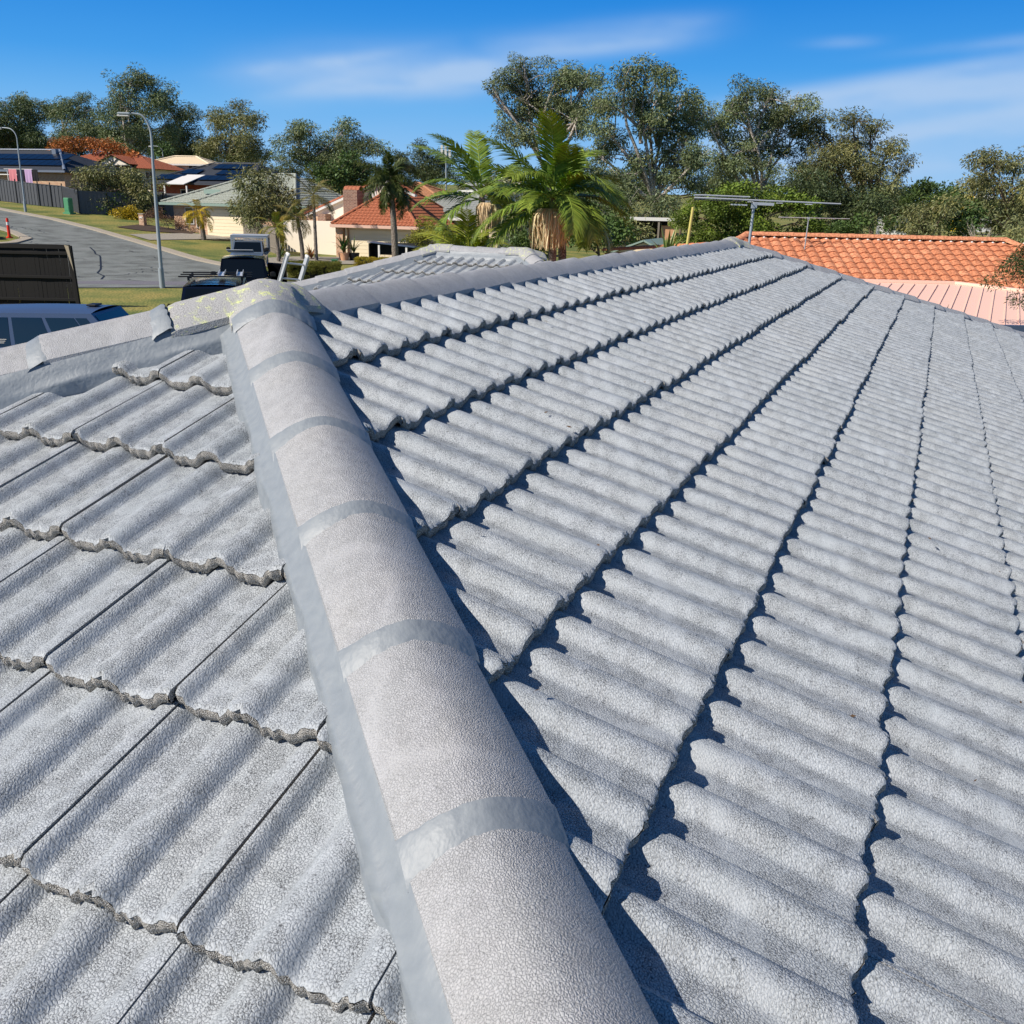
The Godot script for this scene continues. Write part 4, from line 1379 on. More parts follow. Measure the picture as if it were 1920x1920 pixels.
func blue_roofed_house() -> void:
	var h := base("slate_blue_roofed_house", Vector3(-46.7, 4.2, -102.0), deg_to_rad(-16))
	tag(h, "slate-blue roofed brick house with two solar panel rows above the steel fence", "house")
	var e := 2.25
	var a := Vector3(-16, e, 0); var b := Vector3(0, e, 0)
	var r1 := Vector3(-16, e + 2.2, -6.2); var r2 := Vector3(-5.6, e + 2.2, -6.2)
	tiled_face("roof_tiles", h, M.blue_tile, [a, b, r2, r1], 0.33, 0.34, 0.0, 0.03)
	tiled_face("roof_tiles", h, M.blue_tile, [b, Vector3(0, e, -12.4), r2], 0.33, 0.34, 0.0, 0.035)
	tiled_face("roof_tiles", h, M.blue_tile, [Vector3(0, e, -12.4), Vector3(-16, e, -12.4), r1, r2], 0.33, 0.34, 0.0, 0.035)
	caps("ridge_cap", h, M.blue_trim, b + Vector3(0, 0.05, 0), r2 + Vector3(0, 0.05, 0), 0.16)
	caps("ridge_cap", h, M.blue_trim, r1 + Vector3(0, 0.05, 0), r2 + Vector3(0, 0.05, 0), 0.16)
	# upper roof at the back
	var u := Vector3(-15.5, e + 2.9, -8.2)
	tiled_face("roof_tiles", h, M.blue_tile, [Vector3(-20, e + 1.6, -4.2), Vector3(-12.5, e + 1.6, -4.2), u], 0.33, 0.34, 0.0, 0.03)
	slab("gutter", h, M.blue_trim, Vector3(-16, e - 0.2, 0), Vector3(16.1, 0.2, 0.14))
	slab("gutter", h, M.blue_tile, Vector3(0, e - 0.2, -12.4), Vector3(0.14, 0.2, 12.4))
	slab("wall", h, M.brick_pale, Vector3(-16, -1.2, -11.8), Vector3(15.4, e + 1.15, 11.25))
	var fr: Array = slope_frame(a, b, r2)
	solar_rows(h, fr[0], 1.5, 3.75, 13, 1, 1.03, 1.75)
	solar_rows(h, fr[0], 1.5, 1.75, 12, 1, 1.03, 1.75)
	for x in [-13.2, -11.8, -6.8]: window(h, x, 0.6, -0.5, 1.1, 1.7, 1)
	for s in [["shade_awning", -8.6, 3.0]]: slab(s[0], h, M.white, Vector3(s[1], 1.72, -0.4), Vector3(s[2], 0.1, 0.5))
	slab("roof_vent_cowl", h, M.blue_trim, Vector3(-5.4, e + 1.75, -5.2), Vector3(0.5, 0.55, 0.5))

func red_gable_house() -> void:
	var h := base("red_gable_house", Vector3(-53.1, 5.0, -124.0), deg_to_rad(-10))
	tag(h, "faded red tiled house with a pale timbered gable, above the dark bush", "house")
	var e := 2.7
	tiled_face("roof_tiles", h, M.orange_far, [Vector3(-6.5, e, 0.0), Vector3(8.5, e - 0.4, 0.0), Vector3(3.6, e + 1.4, -4.5), Vector3(-2.5, e + 1.4, -4.5)], 0.3, 0.34, 0.05, 0.03)
	tiled_face("roof_tiles", h, M.orange_far, [Vector3(8.5, e - 0.4, 0), Vector3(8.5, e - 0.4, -9), Vector3(3.6, e + 1.4, -4.5)], 0.3, 0.34, 0.05, 0.03)
	var ap := Vector3(3.0, e + 1.15, 0.6)
	tiled_face("roof_tiles", h, M.orange_far, [Vector3(0.6, e + 0.1, -3), Vector3(0.6, e + 0.1, 0.7), ap + Vector3(0, 0, 0.1), ap + Vector3(0, 0, -3.8)], 0.3, 0.34, 0.05, 0.03)
	tiled_face("roof_tiles", h, M.orange_far, [Vector3(5.4, e + 0.1, 0.7), Vector3(5.4, e + 0.1, -3), ap + Vector3(0, 0, -3.8), ap + Vector3(0, 0, 0.1)], 0.3, 0.34, 0.05, 0.03)
	caps("ridge_cap", h, M.orange_far, Vector3(-2.5, e + 1.45, -4.5), Vector3(3.6, e + 1.45, -4.5), 0.14)
	var g := Mb.new()
	g.poly([Vector3(0.75, e, 0.45), Vector3(5.25, e, 0.45), Vector3(3.0, e + 1.0, 0.45)])
	built("gable_panel", g, M.render, h)
	var s := Mb.new()
	for q in [[Vector3(3, e, 0.5), Vector3(3, e + 1.0, 0.5)], [Vector3(3, e + 0.15, 0.5), Vector3(2.2, e + 0.8, 0.5)], [Vector3(3, e + 0.15, 0.5), Vector3(3.8, e + 0.8, 0.5)], [Vector3(0.5, e - 0.04, 0.5), Vector3(5.5, e - 0.04, 0.5)]]: s.bar(q[0], q[1], 0.1, 0.1)
	built("gable_batten", s, M.blue_tile, h)
	slab("wall", h, M.render, Vector3(-5.8, -0.8, -8.4), Vector3(13.4, e + 0.7, 7.0))
	for x in [0.7, 5.2, 8.1]: slab("verandah_post", h, M.blue_trim, Vector3(x, -0.8, 0.2), Vector3(0.16, e + 0.7, 0.16))
	for x in [1.6, 3.4, 6.2]: window(h, x, 0.7, -1.35, 1.0, 1.3, 1)

func solar_roofed_house() -> void:
	var h := base("solar_roofed_house", Vector3(-40.4, 3.0, -106.0), deg_to_rad(-14))
	tag(h, "red brick house, its dark roof nearly covered in solar panels", "house")
	var e := 2.55
	var a := Vector3(0, e, 0); var b := Vector3(13, e, 0)
	var r1 := Vector3(4.6, e + 2.2, -7.2); var r2 := Vector3(10.2, e + 2.2, -7.2)
	tiled_face("roof_tiles", h, M.blue_tile, [a, b, r2, r1], 0.33, 0.34, 0.0, 0.03)
	tiled_face("roof_tiles", h, M.blue_tile, [b, Vector3(13, e, -14), r2], 0.33, 0.34, 0.0, 0.03)
	tiled_face("roof_tiles", h, M.blue_tile, [Vector3(0, e, -14), a, r1], 0.33, 0.34, 0.0, 0.03)
	for q in [[a, r1], [b, r2], [r1, r2]]: caps("ridge_cap", h, M.blue_tile, q[0] + Vector3(0, 0.05, 0), q[1] + Vector3(0, 0.05, 0), 0.15)
	var fr: Array = slope_frame(a, b, r2)
	solar_rows(h, fr[0], 6.3, 5.1, 5, 1, 1.05, 1.75)
	solar_rows(h, fr[0], 7.2, 3.0, 3, 1, 1.05, 1.75)
	solar_rows(h, fr[0], 5.6, 0.75, 4, 1, 1.05, 1.75)
	solar_rows(h, fr[0], 0.9, 5.0, 3, 1, 1.05, 1.75)
	solar_rows(h, fr[0], 2.9, 2.9, 2, 1, 1.05, 1.75)
	var pr := Mb.new()
	pr.box(Vector3(5.0, e + 0.35, -0.4), Vector3(2.3, 0.06, 4.4), Basis(Vector3.RIGHT, 0.24))
	built("patio_roof", pr, M.white, h)
	slab("wall", h, M.brick_red, Vector3(0.6, -0.8, -13), Vector3(11.8, e + 0.7, 12.3))
	for x in [3.7, 6.3]: slab("patio_post", h, M.white, Vector3(x, -0.8, 1.5), Vector3(0.14, e + 0.5, 0.14))
	slab("gutter", h, M.blue_tile, Vector3(0, e - 0.18, 0), Vector3(13, 0.18, 0.12))
	window(h, 4.2, 0.4, -0.65, 1.6, 1.5, 1)

func small_house(called: String, label: String, at: Vector3, turn: float, w: float, d: float, wall_h: float, rise: float, roof: Material, wall: Material, trim: Material) -> Node3D:
	var h := base(called, at, turn)
	tag(h, label, "house")
	var o := 0.4
	var a := Vector3(-w / 2 - o, wall_h, d / 2 + o); var b := Vector3(w / 2 + o, wall_h, d / 2 + o)
	var c := Vector3(w / 2 + o, wall_h, -d / 2 - o); var e := Vector3(-w / 2 - o, wall_h, -d / 2 - o)
	var k := minf(d / 2 + o, w / 2 - 0.2)
	var r1 := Vector3(-w / 2 - o + k, wall_h + rise, 0); var r2 := Vector3(w / 2 + o - k, wall_h + rise, 0)
	for f in [[a, b, r2, r1], [b, c, r2], [c, e, r1, r2], [e, a, r1]]:
		tiled_face("roof_tiles", h, roof, f, 0.33, 0.36, 0.03, 0.03)
	for q in [[a, r1], [b, r2], [r1, r2], [c, r2], [e, r1]]: caps("ridge_cap", h, roof, q[0] + Vector3(0, 0.05, 0), q[1] + Vector3(0, 0.05, 0), 0.14, 0.6)
	slab("wall", h, wall, Vector3(-w / 2, -2.0, -d / 2), Vector3(w, wall_h + 1.95, d))
	slab("gutter", h, trim, Vector3(a.x, wall_h - 0.18, d / 2 + o), Vector3(w + 2 * o, 0.18, 0.12))
	window(h, -w / 4 - 0.6, 0.9, d / 2 + 0.03, 1.2, 1.2, 1)
	window(h, w / 4 - 0.6, 0.9, d / 2 + 0.03, 1.2, 1.2, 1)
	return h

func orange_house() -> void:
	var h := base("orange_tiled_house", Vector3(6.3, 0, -27.0), deg_to_rad(-1.0))
	tag(h, "orange barrel-tiled house with a pink patio roof, beyond the grey hip", "house")
	var ry := 3.48
	var L := 7.05
	var sl := 0.445
	var run := 5.2
	var cov := 0.283
	var gau := 0.265
	var p := atan(sl)
	var bs := Basis(Vector3(1, 0, 0), Vector3(0, cos(p), sin(p)), Vector3(0, -sin(p), cos(p)))
	var roof := base("front_roof_slope", Vector3.ZERO, 0, h)
	var shapes: Array = []
	for s in 3:
		var r := RandomNumberGenerator.new()
		r.seed = 60 + s
		var m := Mb.new()
		var rows: Array = []
		for z in [-gau / cos(p) - 0.05, -0.01, 0.0]:
			var row := PackedVector3Array()
			for k in 11:
				var u := k / 10.0
				var y: float = 0.040 * pow(maxf(0.0, sin(PI * clampf((u - 0.12) / 0.88, 0, 1))), 0.75) + 0.036 * (1.0 + z / 0.34)
				row.append(Vector3(u * cov, y - (0.004 if z == 0.0 else 0.0), z + r.randf_range(-0.003, 0.003)))
			rows.append(row)
		var low := PackedVector3Array()
		for q in rows[2]: low.append(q + Vector3(0, -0.034, -0.003))
		rows.append(low)
		m.grid(rows, true)
		shapes.append(m)
	var shared: Array = []
	for s in shapes: shared.append(s.mesh())
	var r2 := RandomNumberGenerator.new()
	r2.seed = 4
	var spare := Mb.new()
	var made := 0
	for k in 19:
		var z := gau * (k + 1)
		var x := -z - 0.3
		while x < L + z + 0.3:
			var t := Transform3D(bs, Vector3(x, ry - sl * z, z))
			var pick := r2.randi() % 3
			var m: Material = M.orange_tile if r2.randf() < 0.72 else M.orange_tile_pale
			var cut := x < -z + gau + 0.05 or x + cov > L + z - gau - 0.05
			var show: bool = k < 15 and x > 0.2 - k * 0.05 + k * 0.28 and x < L + 0.9 and made < 300
			x += cov
			if cut:
				var c := Mb.new()
				c.add(shapes[pick], t)
				c = c.clip(Vector3(1, 0, 1), 0.0).clip(Vector3(-1, 0, 1), -L)
				if c.v.size() < 6: continue
				if show:
					put("roof_tile", c.mesh(), m, roof); made += 1
				else: spare.add(c, Transform3D())
			elif show:
				put("roof_tile", shared[pick], m, roof, t); made += 1
			else:
				spare.add(shapes[pick], t)
	built("roof_tiles", spare, M.orange_tile, roof).set_meta("kind", "stuff")
	var rl := Vector3(0, ry, 0); var rr := Vector3(L, ry, 0)
	var dn := Vector3(0, -0.05, 0)
	var u := Mb.new()
	u.poly([rl + dn, Vector3(-run, ry - sl * run, run) + dn, Vector3(L + run, ry - sl * run, run) + dn, rr + dn])
	built("roof_underlay", u, M.dark, h)
	tiled_face("roof_tiles", h, M.orange_tile, [Vector3(L + run, ry - sl * run, run), Vector3(L + run, ry - sl * run, -run), rr], cov, gau, 0.06, 0.03)
	tiled_face("roof_tiles", h, M.orange_tile, [Vector3(-run, ry - sl * run, -run), Vector3(-run, ry - sl * run, run), rl], cov, gau, 0.06, 0.03)
	tiled_face("roof_tiles", h, M.orange_tile, [Vector3(L + run, ry - sl * run, -run), Vector3(-run, ry - sl * run, -run), rl, rr], cov, gau, 0.06, 0.03)
	caps("ridge_cap", h, M.orange_tile_pale, rl + Vector3(0, 0.05, 0), rr + Vector3(0, 0.05, 0), 0.12, 0.42)
	caps("ridge_cap", h, M.orange_tile_pale, Vector3(L + run, ry - sl * run + 0.05, run), rr + Vector3(0, 0.05, 0), 0.12, 0.42)
	caps("ridge_cap", h, M.orange_tile_pale, Vector3(-run, ry - sl * run + 0.05, run), rl + Vector3(0, 0.05, 0), 0.12, 0.42)
	caps("ridge_cap", h, M.orange_tile, Vector3(-3.6, 2.82, -4.4), Vector3(-0.2, 3.22, -1.2), 0.13, 0.42)
	var rw := Mb.new()
	rw.poly([Vector3(-3.6, 2.76, -4.4), Vector3(-3.0, 2.2, -2.0), Vector3(0.4, 2.6, 0.6), Vector3(-0.2, 3.16, -1.2)])
	built("rear_roof", rw, M.orange_tile, h)
	var mo := Mb.new()
	for i in 28:
		mo.rbox(Vector3(0.14 + cov * i + 0.02, ry - 0.02, 0.135), Vector3(0.06, 0.09, 0.05), 0.012, Basis(Vector3.RIGHT, 0.5))
	built("ridge_mortar", mo, M.white, h)
	slab("wall", h, M.brick_pale, Vector3(-4.4, -1.5, -4.4), Vector3(L + 8.8, ry - sl * run + 1.4, 8.8))
	# patio roof in front
	var q := base("patio_roof", Vector3(0, 0, 0), 0, h)
	var f := Mb.new()
	var y1 := 2.62; var y0 := 2.30
	var a := Vector3(0.6, y1, 3.9); var b := Vector3(4.2, y1, 3.9); var c := Vector3(7.1, y1 - 0.17, 6.8); var d := Vector3(7.4, y0, 9.6); var e := Vector3(-1.6, y0, 9.6); var g := Vector3(-1.6, y1 - 0.12, 5.6)
	f.poly([a, g, e, d, c, b])
	built("roof_sheet", f, M.pink_sheet, q)
	var edge := Mb.new()
	for s in [[a, b], [b, c], [c, d]]: edge.bar(s[0] + Vector3(0, 0.03, 0), s[1] + Vector3(0, 0.03, 0), 0.14, 0.06)
	built("flashing", edge, M.pink_sheet, q)
	var sdir := Vector2(sin(0.44), -cos(0.44))
	for i in 44:
		var x := -5.6 + 0.27 * i
		var p0 := Vector2(x, 9.56)
		var k := 0.0
		var start := -1.0
		while k < 6.6:
			var w := p0 + sdir * k
			var inside := w.x > -1.5 and w.x < 7.3 and w.y > 4.2 and w.x - 4.2 < w.y - 4.2 + 0.0 and w.y > 5.75 - (w.x + 1.6) * 0.75
			if inside and start < 0.0: start = k
			if not inside and start >= 0.0: break
			k += 0.05
		if start < 0.0 or k - start < 0.25: continue
		var rb := Mb.new()
		var w0 := p0 + sdir * start; var w1 := p0 + sdir * k
		rb.bar(Vector3(w0.x, y0 + (9.6 - w0.y) * 0.0561 + 0.014, w0.y), Vector3(w1.x, y0 + (9.6 - w1.y) * 0.0561 + 0.014, w1.y), 0.016, 0.022)
		built("standing_seam", rb, M.pink_sheet, q)
	slab("gutter", q, M.slate_trim, Vector3(-1.7, y0 - 0.13, 9.6), Vector3(9.4, 0.14, 0.12))
	slab("beam", q, M.dark, Vector3(-1.6, y0 - 0.4, 9.3), Vector3(9.1, 0.22, 0.08))
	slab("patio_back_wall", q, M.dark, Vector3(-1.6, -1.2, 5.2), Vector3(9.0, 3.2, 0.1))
	for x in [-1.4, 2.6, 5.05]: slab("post", q, M.cream, Vector3(x, -1.2, 9.3), Vector3(0.14, 3.1, 0.14))

func far_buildings() -> void:
	small_house("tan_roofed_house", "small house with flat-pitched tan tiled roof just above the terracotta hip", Vector3(-9.4, 1.4, -88), -0.3, 7, 6, 3.1, 1.2, M.tan_roof, M.cream, M.white)
	small_house("grey_metal_roofed_house", "house with plain light grey metal hip roof left of the left seed cluster", Vector3(-4.15, 0.5, -78), -0.35, 8, 7, 2.6, 1.9, M.metal_roof, M.cream, M.white)
	small_house("far_red_roofed_house", "far house with brick red roof peeping out beside the left palm trunk", Vector3(-3.2, 0.6, -97), 0.1, 7, 6, 2.7, 1.9, M.orange_far, M.cream, M.white)
	small_house("white_walled_house", "tall white and grey walled house half hidden between the two big palms", Vector3(-2.9, 0.8, -112), 0.4, 5, 5, 5.2, 1.0, M.metal_roof, M.white, M.white)
	small_house("beige_roofed_house", "far house with beige roof above the solar panel roof and dark green tree", Vector3(-44.5, 6.0, -133), -0.1, 8, 5, 2.2, 1.0, M.cream, M.cream, M.white)
	small_house("brown_roofed_house", "small white house with brown pyramid roof above the orange ridge at right", Vector3(48.0, 1.0, -126), -0.2, 3.4, 4, 2.9, 1.9, M.brown_roof, M.white, M.white)
	var s := base("flat_roofed_shed", Vector3(9.6, 0.7, -74), -0.15)
	tag(s, "open shed with white flat roof and dark inside, behind the thick white gum trunk", "shed")
	slab("roof", s, M.white, Vector3(-1.9, 2.55, -2), Vector3(4.4, 0.2, 4))
	slab("back_wall", s, M.dark, Vector3(-1.6, 0, -1.8), Vector3(3.2, 2.5, 0.1))
	slab("side_wall", s, M.salmon, Vector3(1.15, 0, -1.6), Vector3(1.1, 2.2, 3.2))
	for x in [-1.7, 0.9]: slab("post", s, M.old_wood, Vector3(x, 0, 1.8), Vector3(0.14, 2.54, 0.14))
	var g := base("cream_shed", Vector3(5.4, 0.2, -43), -0.35)
	tag(g, "cream gabled shed with green roof edge just over the grey ridge", "shed")
	var w := Mb.new()
	w.poly([Vector3(-1.2, 0, 0), Vector3(1.0, 0, 0), Vector3(1.0, 2.1, 0), Vector3(0.15, 2.52, 0), Vector3(-1.2, 2.02, 0)])
	built("gable_wall", w, M.cream, g)
	slab("wall", g, M.cream, Vector3(-1.15, 0, -3.5), Vector3(2.1, 2.0, 3.45))
	var rr := Mb.new()
	rr.bar(Vector3(-1.35, 2.03, -1.7), Vector3(0.16, 2.6, -1.7), 3.7, 0.07)
	rr.bar(Vector3(0.14, 2.6, -1.7), Vector3(1.35, 2.02, -1.7), 3.7, 0.07)
	built("roof", rr, M.green_trim, g)
	var f := base("white_factory", Vector3(94.6, 0.8, -208), 0)
	tag(f, "far white building with two white stacks and a yellow wall at the right edge", "factory")
	slab("wall", f, M.white, Vector3(-1.8, 0, 0), Vector3(4.2, 7.2, 6))
	slab("yellow_wall", f, M.bin_lid, Vector3(-3.6, 0, 0.5), Vector3(1.8, 7.0, 5))
	for x in [-1.1, 1.1]:
		var t := Mb.new()
		t.tube([Vector3(x, 7, 2), Vector3(x, 8.6, 2), Vector3(x, 10.4, 2)], [0.45, 0.34, 0.26], 10)
		built("stack", t, M.white, f)
	var mast := base("phone_mast", Vector3(-12.2, 0.9, -165), 0)
	tag(mast, "pale phone mast with white antenna panels rising behind the left feather palm", "mast")
	var mp := Mb.new()
	mp.tube([Vector3(0, 0, 0), Vector3(0, 12.2, 0)], [0.18, 0.10], 8)
	built("pole", mp, M.galv, mast)
	for k in 3: slab("antenna_panel", mast, M.white, Vector3(-0.9 + 0.65 * k, 10.3, 0.1 * (k % 2)), Vector3(0.36, 1.9, 0.2))
	for q in [["pale thin power pole just left of the brown roof", 46.2, -122.0, 6.0], ["thin power pole among the dark trees right of the brown roof", 54.5, -138.0, 7.0]]:
		var pl := Mb.new()
		pl.tube([Vector3(0, -0.2, 0), Vector3(0, q[3], 0)], [0.14, 0.10], 7)
		pl.box(Vector3(0, q[3] - 0.5, 0), Vector3(1.8, 0.1, 0.1))
		tag(put("power_pole", pl.mesh(), M.old_wood, self, Transform3D(Basis(), on(q[1], q[2]))), q[0], "power pole")

# ---------------------------------------------------------------- fences, lamps and small things
func steel_fence() -> void:
	var o := base("grey_steel_fence", Vector3.ZERO)
	tag(o, "charcoal grey steel panel fence stepping down the grass beside the uphill road", "fence")
	var line := [Vector2(-62.2, -100.3), Vector2(-58.6, -99.3), Vector2(-55.0, -98.3), Vector2(-51.27, -97.25), Vector2(-49.15, -96.45), Vector2(-46.49, -95.45), Vector2(-45.26, -95.35), Vector2(-44.06, -95.2), Vector2(-40.38, -90.3), Vector2(-38.2, -91.4), Vector2(-36.0, -92.5), Vector2(-33.8, -93.6), Vector2(-31.6, -94.7), Vector2(-29.4, -95.8)]
	for i in line.size():
		var a: Vector2 = line[i]
		var p := Mb.new()
		p.box(on(a.x, a.y, 1.1), Vector3(0.08, 2.3, 0.08))
		built("post", p, M.plastic_black, o)
		if i == line.size() - 1: break
		var b: Vector2 = line[i + 1]
		var m := Mb.new()
		var d := b - a
		var n := int(d.length() / 0.18)
		var s := Vector2(-d.y, d.x).normalized() * 0.018
		for k in n:
			var u := a + d * (float(k) / n); var v := a + d * (float(k + 1) / n)
			var w := s * (1.0 if k % 2 else -1.0)
			var h := Vector3(0, 2.0, 0)
			var A := on(u.x + w.x, u.y + w.y, 0.03); var B := on(v.x - w.x, v.y - w.y, 0.03); var C := on(v.x + w.x, v.y + w.y, 0.03)
			m.quad(A, C, C + h, A + h)
			m.quad(C, B, B + h, C + h)
		var r0 := on(a.x, a.y, 2.02); var r1 := on(b.x, b.y, 2.02)
		m.bar(r0, r1, 0.06, 0.06)
		m.bar(r0 + Vector3(0, -2.1, 0), r1 + Vector3(0, -2.1, 0), 0.06, 0.06)
		built("fence_panel", m, M.steel_fence, o)

func timber_fence() -> void:
	var o := base("dark_timber_fence", Vector3.ZERO)
	tag(o, "dark stained timber paling fence with a pale split end post, behind the blue four-wheel drive", "fence")
	var r := RandomNumberGenerator.new()
	r.seed = 12
	var x0 := -22.6
	var x1 := -16.55
	var n := int((x1 - x0) / 0.155)
	for k in n:
		var x := x0 + 0.155 * k
		var h := 2.28 + r.randf_range(-0.02, 0.02)
		var b := Mb.new()
		b.rbox(Vector3(x + 0.08, ter(x, -35.9) + h / 2 - 0.03, -35.9 - 0.02 + r.randf_range(-0.008, 0.008)), Vector3(0.152 + r.randf_range(-0.012, 0.01), h, 0.022), 0.004, Basis(Vector3.BACK, r.randf_range(-0.006, 0.006)))
		built("paling", b, M.dark_wood, o)
	var y := ter(x1, -35.9)
	for hh in [0.30, 1.12, 1.98]:
		var b := Mb.new()
		b.rbox(Vector3((x0 + x1) / 2, y + hh, -35.86), Vector3(x1 - x0, 0.10, 0.05), 0.006)
		built("rail", b, M.dark_wood, o)
	var cb := Mb.new()
	cb.rbox(Vector3((x0 + x1) / 2, y + 2.22, -35.87), Vector3(x1 - x0, 0.16, 0.03), 0.006)
	built("top_board", cb, M.dark_wood, o)
	for x in [-20.1, -16.5]:
		var b := Mb.new()
		b.rbox(Vector3(x, y + 1.12, -35.80), Vector3(0.14, 2.3, 0.12), 0.01, Basis(Vector3.BACK, 0.035))
		built("post", b, M.dark_wood, o)
	var s := Mb.new()
	s.poly([Vector3(-16.70, y + 2.30, -35.72), Vector3(-16.46, y + 1.36, -35.72), Vector3(-16.55, y + 2.27, -35.72)])
	s.poly([Vector3(-16.55, y + 2.27, -35.72), Vector3(-16.46, y + 1.36, -35.72), Vector3(-16.52, y + 2.27, -35.79)])
	built("split_face", s, M.pale_wood, o)

func paling_fences() -> void:
	var o := base("weathered_paling_fence", Vector3.ZERO)
	tag(o, "weathered grey paling fence running between the green-roofed and terracotta houses", "fence")
	var r := RandomNumberGenerator.new()
	r.seed = 13
	var a := Vector2(-21.8, -77.5); var b := Vector2(-16.6, -68.0)
	var n := 64
	var m := Mb.new()
	var d := (b - a).normalized()
	for k in n:
		var p := a.lerp(b, float(k) / n)
		var h := 1.8 + r.randf_range(-0.03, 0.03)
		m.box(on(p.x, p.y, h / 2), Vector3(0.14, h, 0.022), Basis(Vector3.UP, -atan2(d.y, d.x)))
	built("palings", m, M.old_wood, o).set_meta("kind", "stuff")
	var rl := Mb.new()
	for h in [0.4, 1.4]: rl.bar(on(a.x - 0.05, a.y, h), on(b.x - 0.05, b.y, h), 0.05, 0.09)
	built("rail", rl, M.old_wood, o)
	var g := base("far_grey_fence", Vector3.ZERO)
	tag(g, "grey panel fence in front of the red brick house with solar panels", "fence")
	for k in 6:
		var p := Mb.new()
		var x := -38.2 + 2.3 * k
		p.box(on(x + 1.12, -100.0 + 0.35 * k, 0.95), Vector3(2.22, 1.9, 0.04), Basis(Vector3.UP, -0.15))
		built("fence_panel", p, M.steel_fence, g)
		var q := Mb.new()
		q.box(on(x, -100.0 + 0.35 * k, 1.0), Vector3(0.08, 2.0, 0.08))
		built("post", q, M.plastic_black, g)

func street_lamp(label: String, at: Vector3, tall: float, lean: float, reach: float, turn: float) -> void:
	var o := base("street_lamp", at, turn)
	tag(o, label, "street lamp", "street lamps along the road")
	var path: Array = [Vector3(0, -0.3, 0), Vector3(lean * 0.3, tall * 0.35, 0), Vector3(lean * 0.7, tall * 0.72, 0), Vector3(lean, tall * 0.87, 0)]
	var rad: Array = [0.095, 0.08, 0.062, 0.05]
	for k in 7:
		var q := PI / 2 * (k + 1) / 7.0
		path.append(Vector3(lean - (1 - cos(q)) * reach * 0.62, tall * 0.87 + sin(q) * tall * 0.125, 0)); rad.append(0.045)
	path.append(Vector3(lean - reach, tall * 1.0, 0)); rad.append(0.038)
	var m := Mb.new()
	m.tube(path, rad, 10)
	built("pole", m, M.galv, o)
	var c := Mb.new()
	c.tube([Vector3(0, -0.2, 0), Vector3(0, 0.9, 0)], [0.13, 0.12], 10)
	built("base_sleeve", c, M.galv, o)
	var h := Mb.new()
	h.rbox(Vector3(lean - reach - 0.32, tall * 1.0 - 0.03, 0), Vector3(0.55, 0.11, 0.24), 0.04)
	built("lamp_head", h, M.galv, o)
	var l := Mb.new()
	l.rbox(Vector3(lean - reach - 0.36, tall * 1.0 - 0.12, 0), Vector3(0.5, 0.06, 0.22), 0.02)
	built("lens", l, M.white, o)

func wheelie_bin(label: String, at: Vector3, turn: float, lid: Material) -> void:
	var o := base("wheelie_bin", at, turn)
	tag(o, label, "bin", "wheelie bins by the garage")
	var m := Mb.new()
	var q: Array = []
	for s in [[0.25, 0.06], [0.29, 0.62], [0.31, 0.98]]:
		q.append([Vector3(-s[0], s[1], s[0] * 1.15), Vector3(s[0], s[1], s[0] * 1.15), Vector3(s[0], s[1], -s[0] * 1.15), Vector3(-s[0], s[1], -s[0] * 1.15)])
	for i in 2:
		for k in 4: m.quad(q[i][k], q[i][(k + 1) % 4], q[i + 1][(k + 1) % 4], q[i + 1][k])
	m.poly(q[2])
	built("body", m, M.bin, o)
	var l := Mb.new()
	l.rbox(Vector3(0, 1.02, 0.02), Vector3(0.66, 0.09, 0.80), 0.03, Basis(Vector3.RIGHT, 0.05))
	built("lid", l, lid, o)
	var hb := Mb.new()
	hb.tube([Vector3(-0.26, 0.98, -0.42), Vector3(0.26, 0.98, -0.42)], [0.02, 0.02], 6)
	built("handle", hb, M.bin, o)
	for s in [-1, 1]:
		var w := Mb.new()
		w.tube([Vector3(0.24 * s, 0.11, -0.32), Vector3(0.30 * s, 0.11, -0.32)], [0.11, 0.11], 12)
		built("wheel", w, M.rubber, o)

func clump_hedge(called: String, label: String, at: Vector3, s: Vector3, turn: float, tone: Color, cat := "hedge") -> void:
	var o := base(called, at, turn)
	tag(o, label, cat)
	var r := RandomNumberGenerator.new()
	r.seed = hash(label)
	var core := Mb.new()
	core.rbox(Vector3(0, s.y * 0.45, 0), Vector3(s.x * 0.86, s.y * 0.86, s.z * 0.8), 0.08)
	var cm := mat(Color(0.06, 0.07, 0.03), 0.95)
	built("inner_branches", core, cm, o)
	var n := int(38 * (s.x * s.z + s.x * s.y * 2 + s.z * s.y * 2))
	var mm := MultiMesh.new()
	mm.transform_format = MultiMesh.TRANSFORM_3D
	mm.use_colors = true
	mm.mesh = clumps.broadleaf
	mm.instance_count = n
	for i in n:
		var p := Vector3(r.randf_range(-0.5, 0.5), r.randf_range(0.05, 1.0), r.randf_range(-0.5, 0.5))
		var ax := r.randi() % 3
		if ax == 0: p.x = 0.46 * signf(p.x)
		elif ax == 1: p.y = 0.95
		else: p.z = 0.46 * signf(p.z)
		var sc := r.randf_range(0.12, 0.2)
		mm.set_instance_transform(i, Transform3D(Basis(Vector3.UP, r.randf() * TAU).scaled(Vector3.ONE * sc), p * s))
		var v := r.randf_range(0.7, 1.3)
		mm.set_instance_color(i, Color(tone.r * v * r.randf_range(0.9, 1.15), tone.g * v, tone.b * v))
	var mi := MultiMeshInstance3D.new()
	mi.name = "foliage"
	mi.multimesh = mm
	mi.material_override = M.leaf
	mi.set_meta("kind", "stuff")
	o.add_child(mi, true)

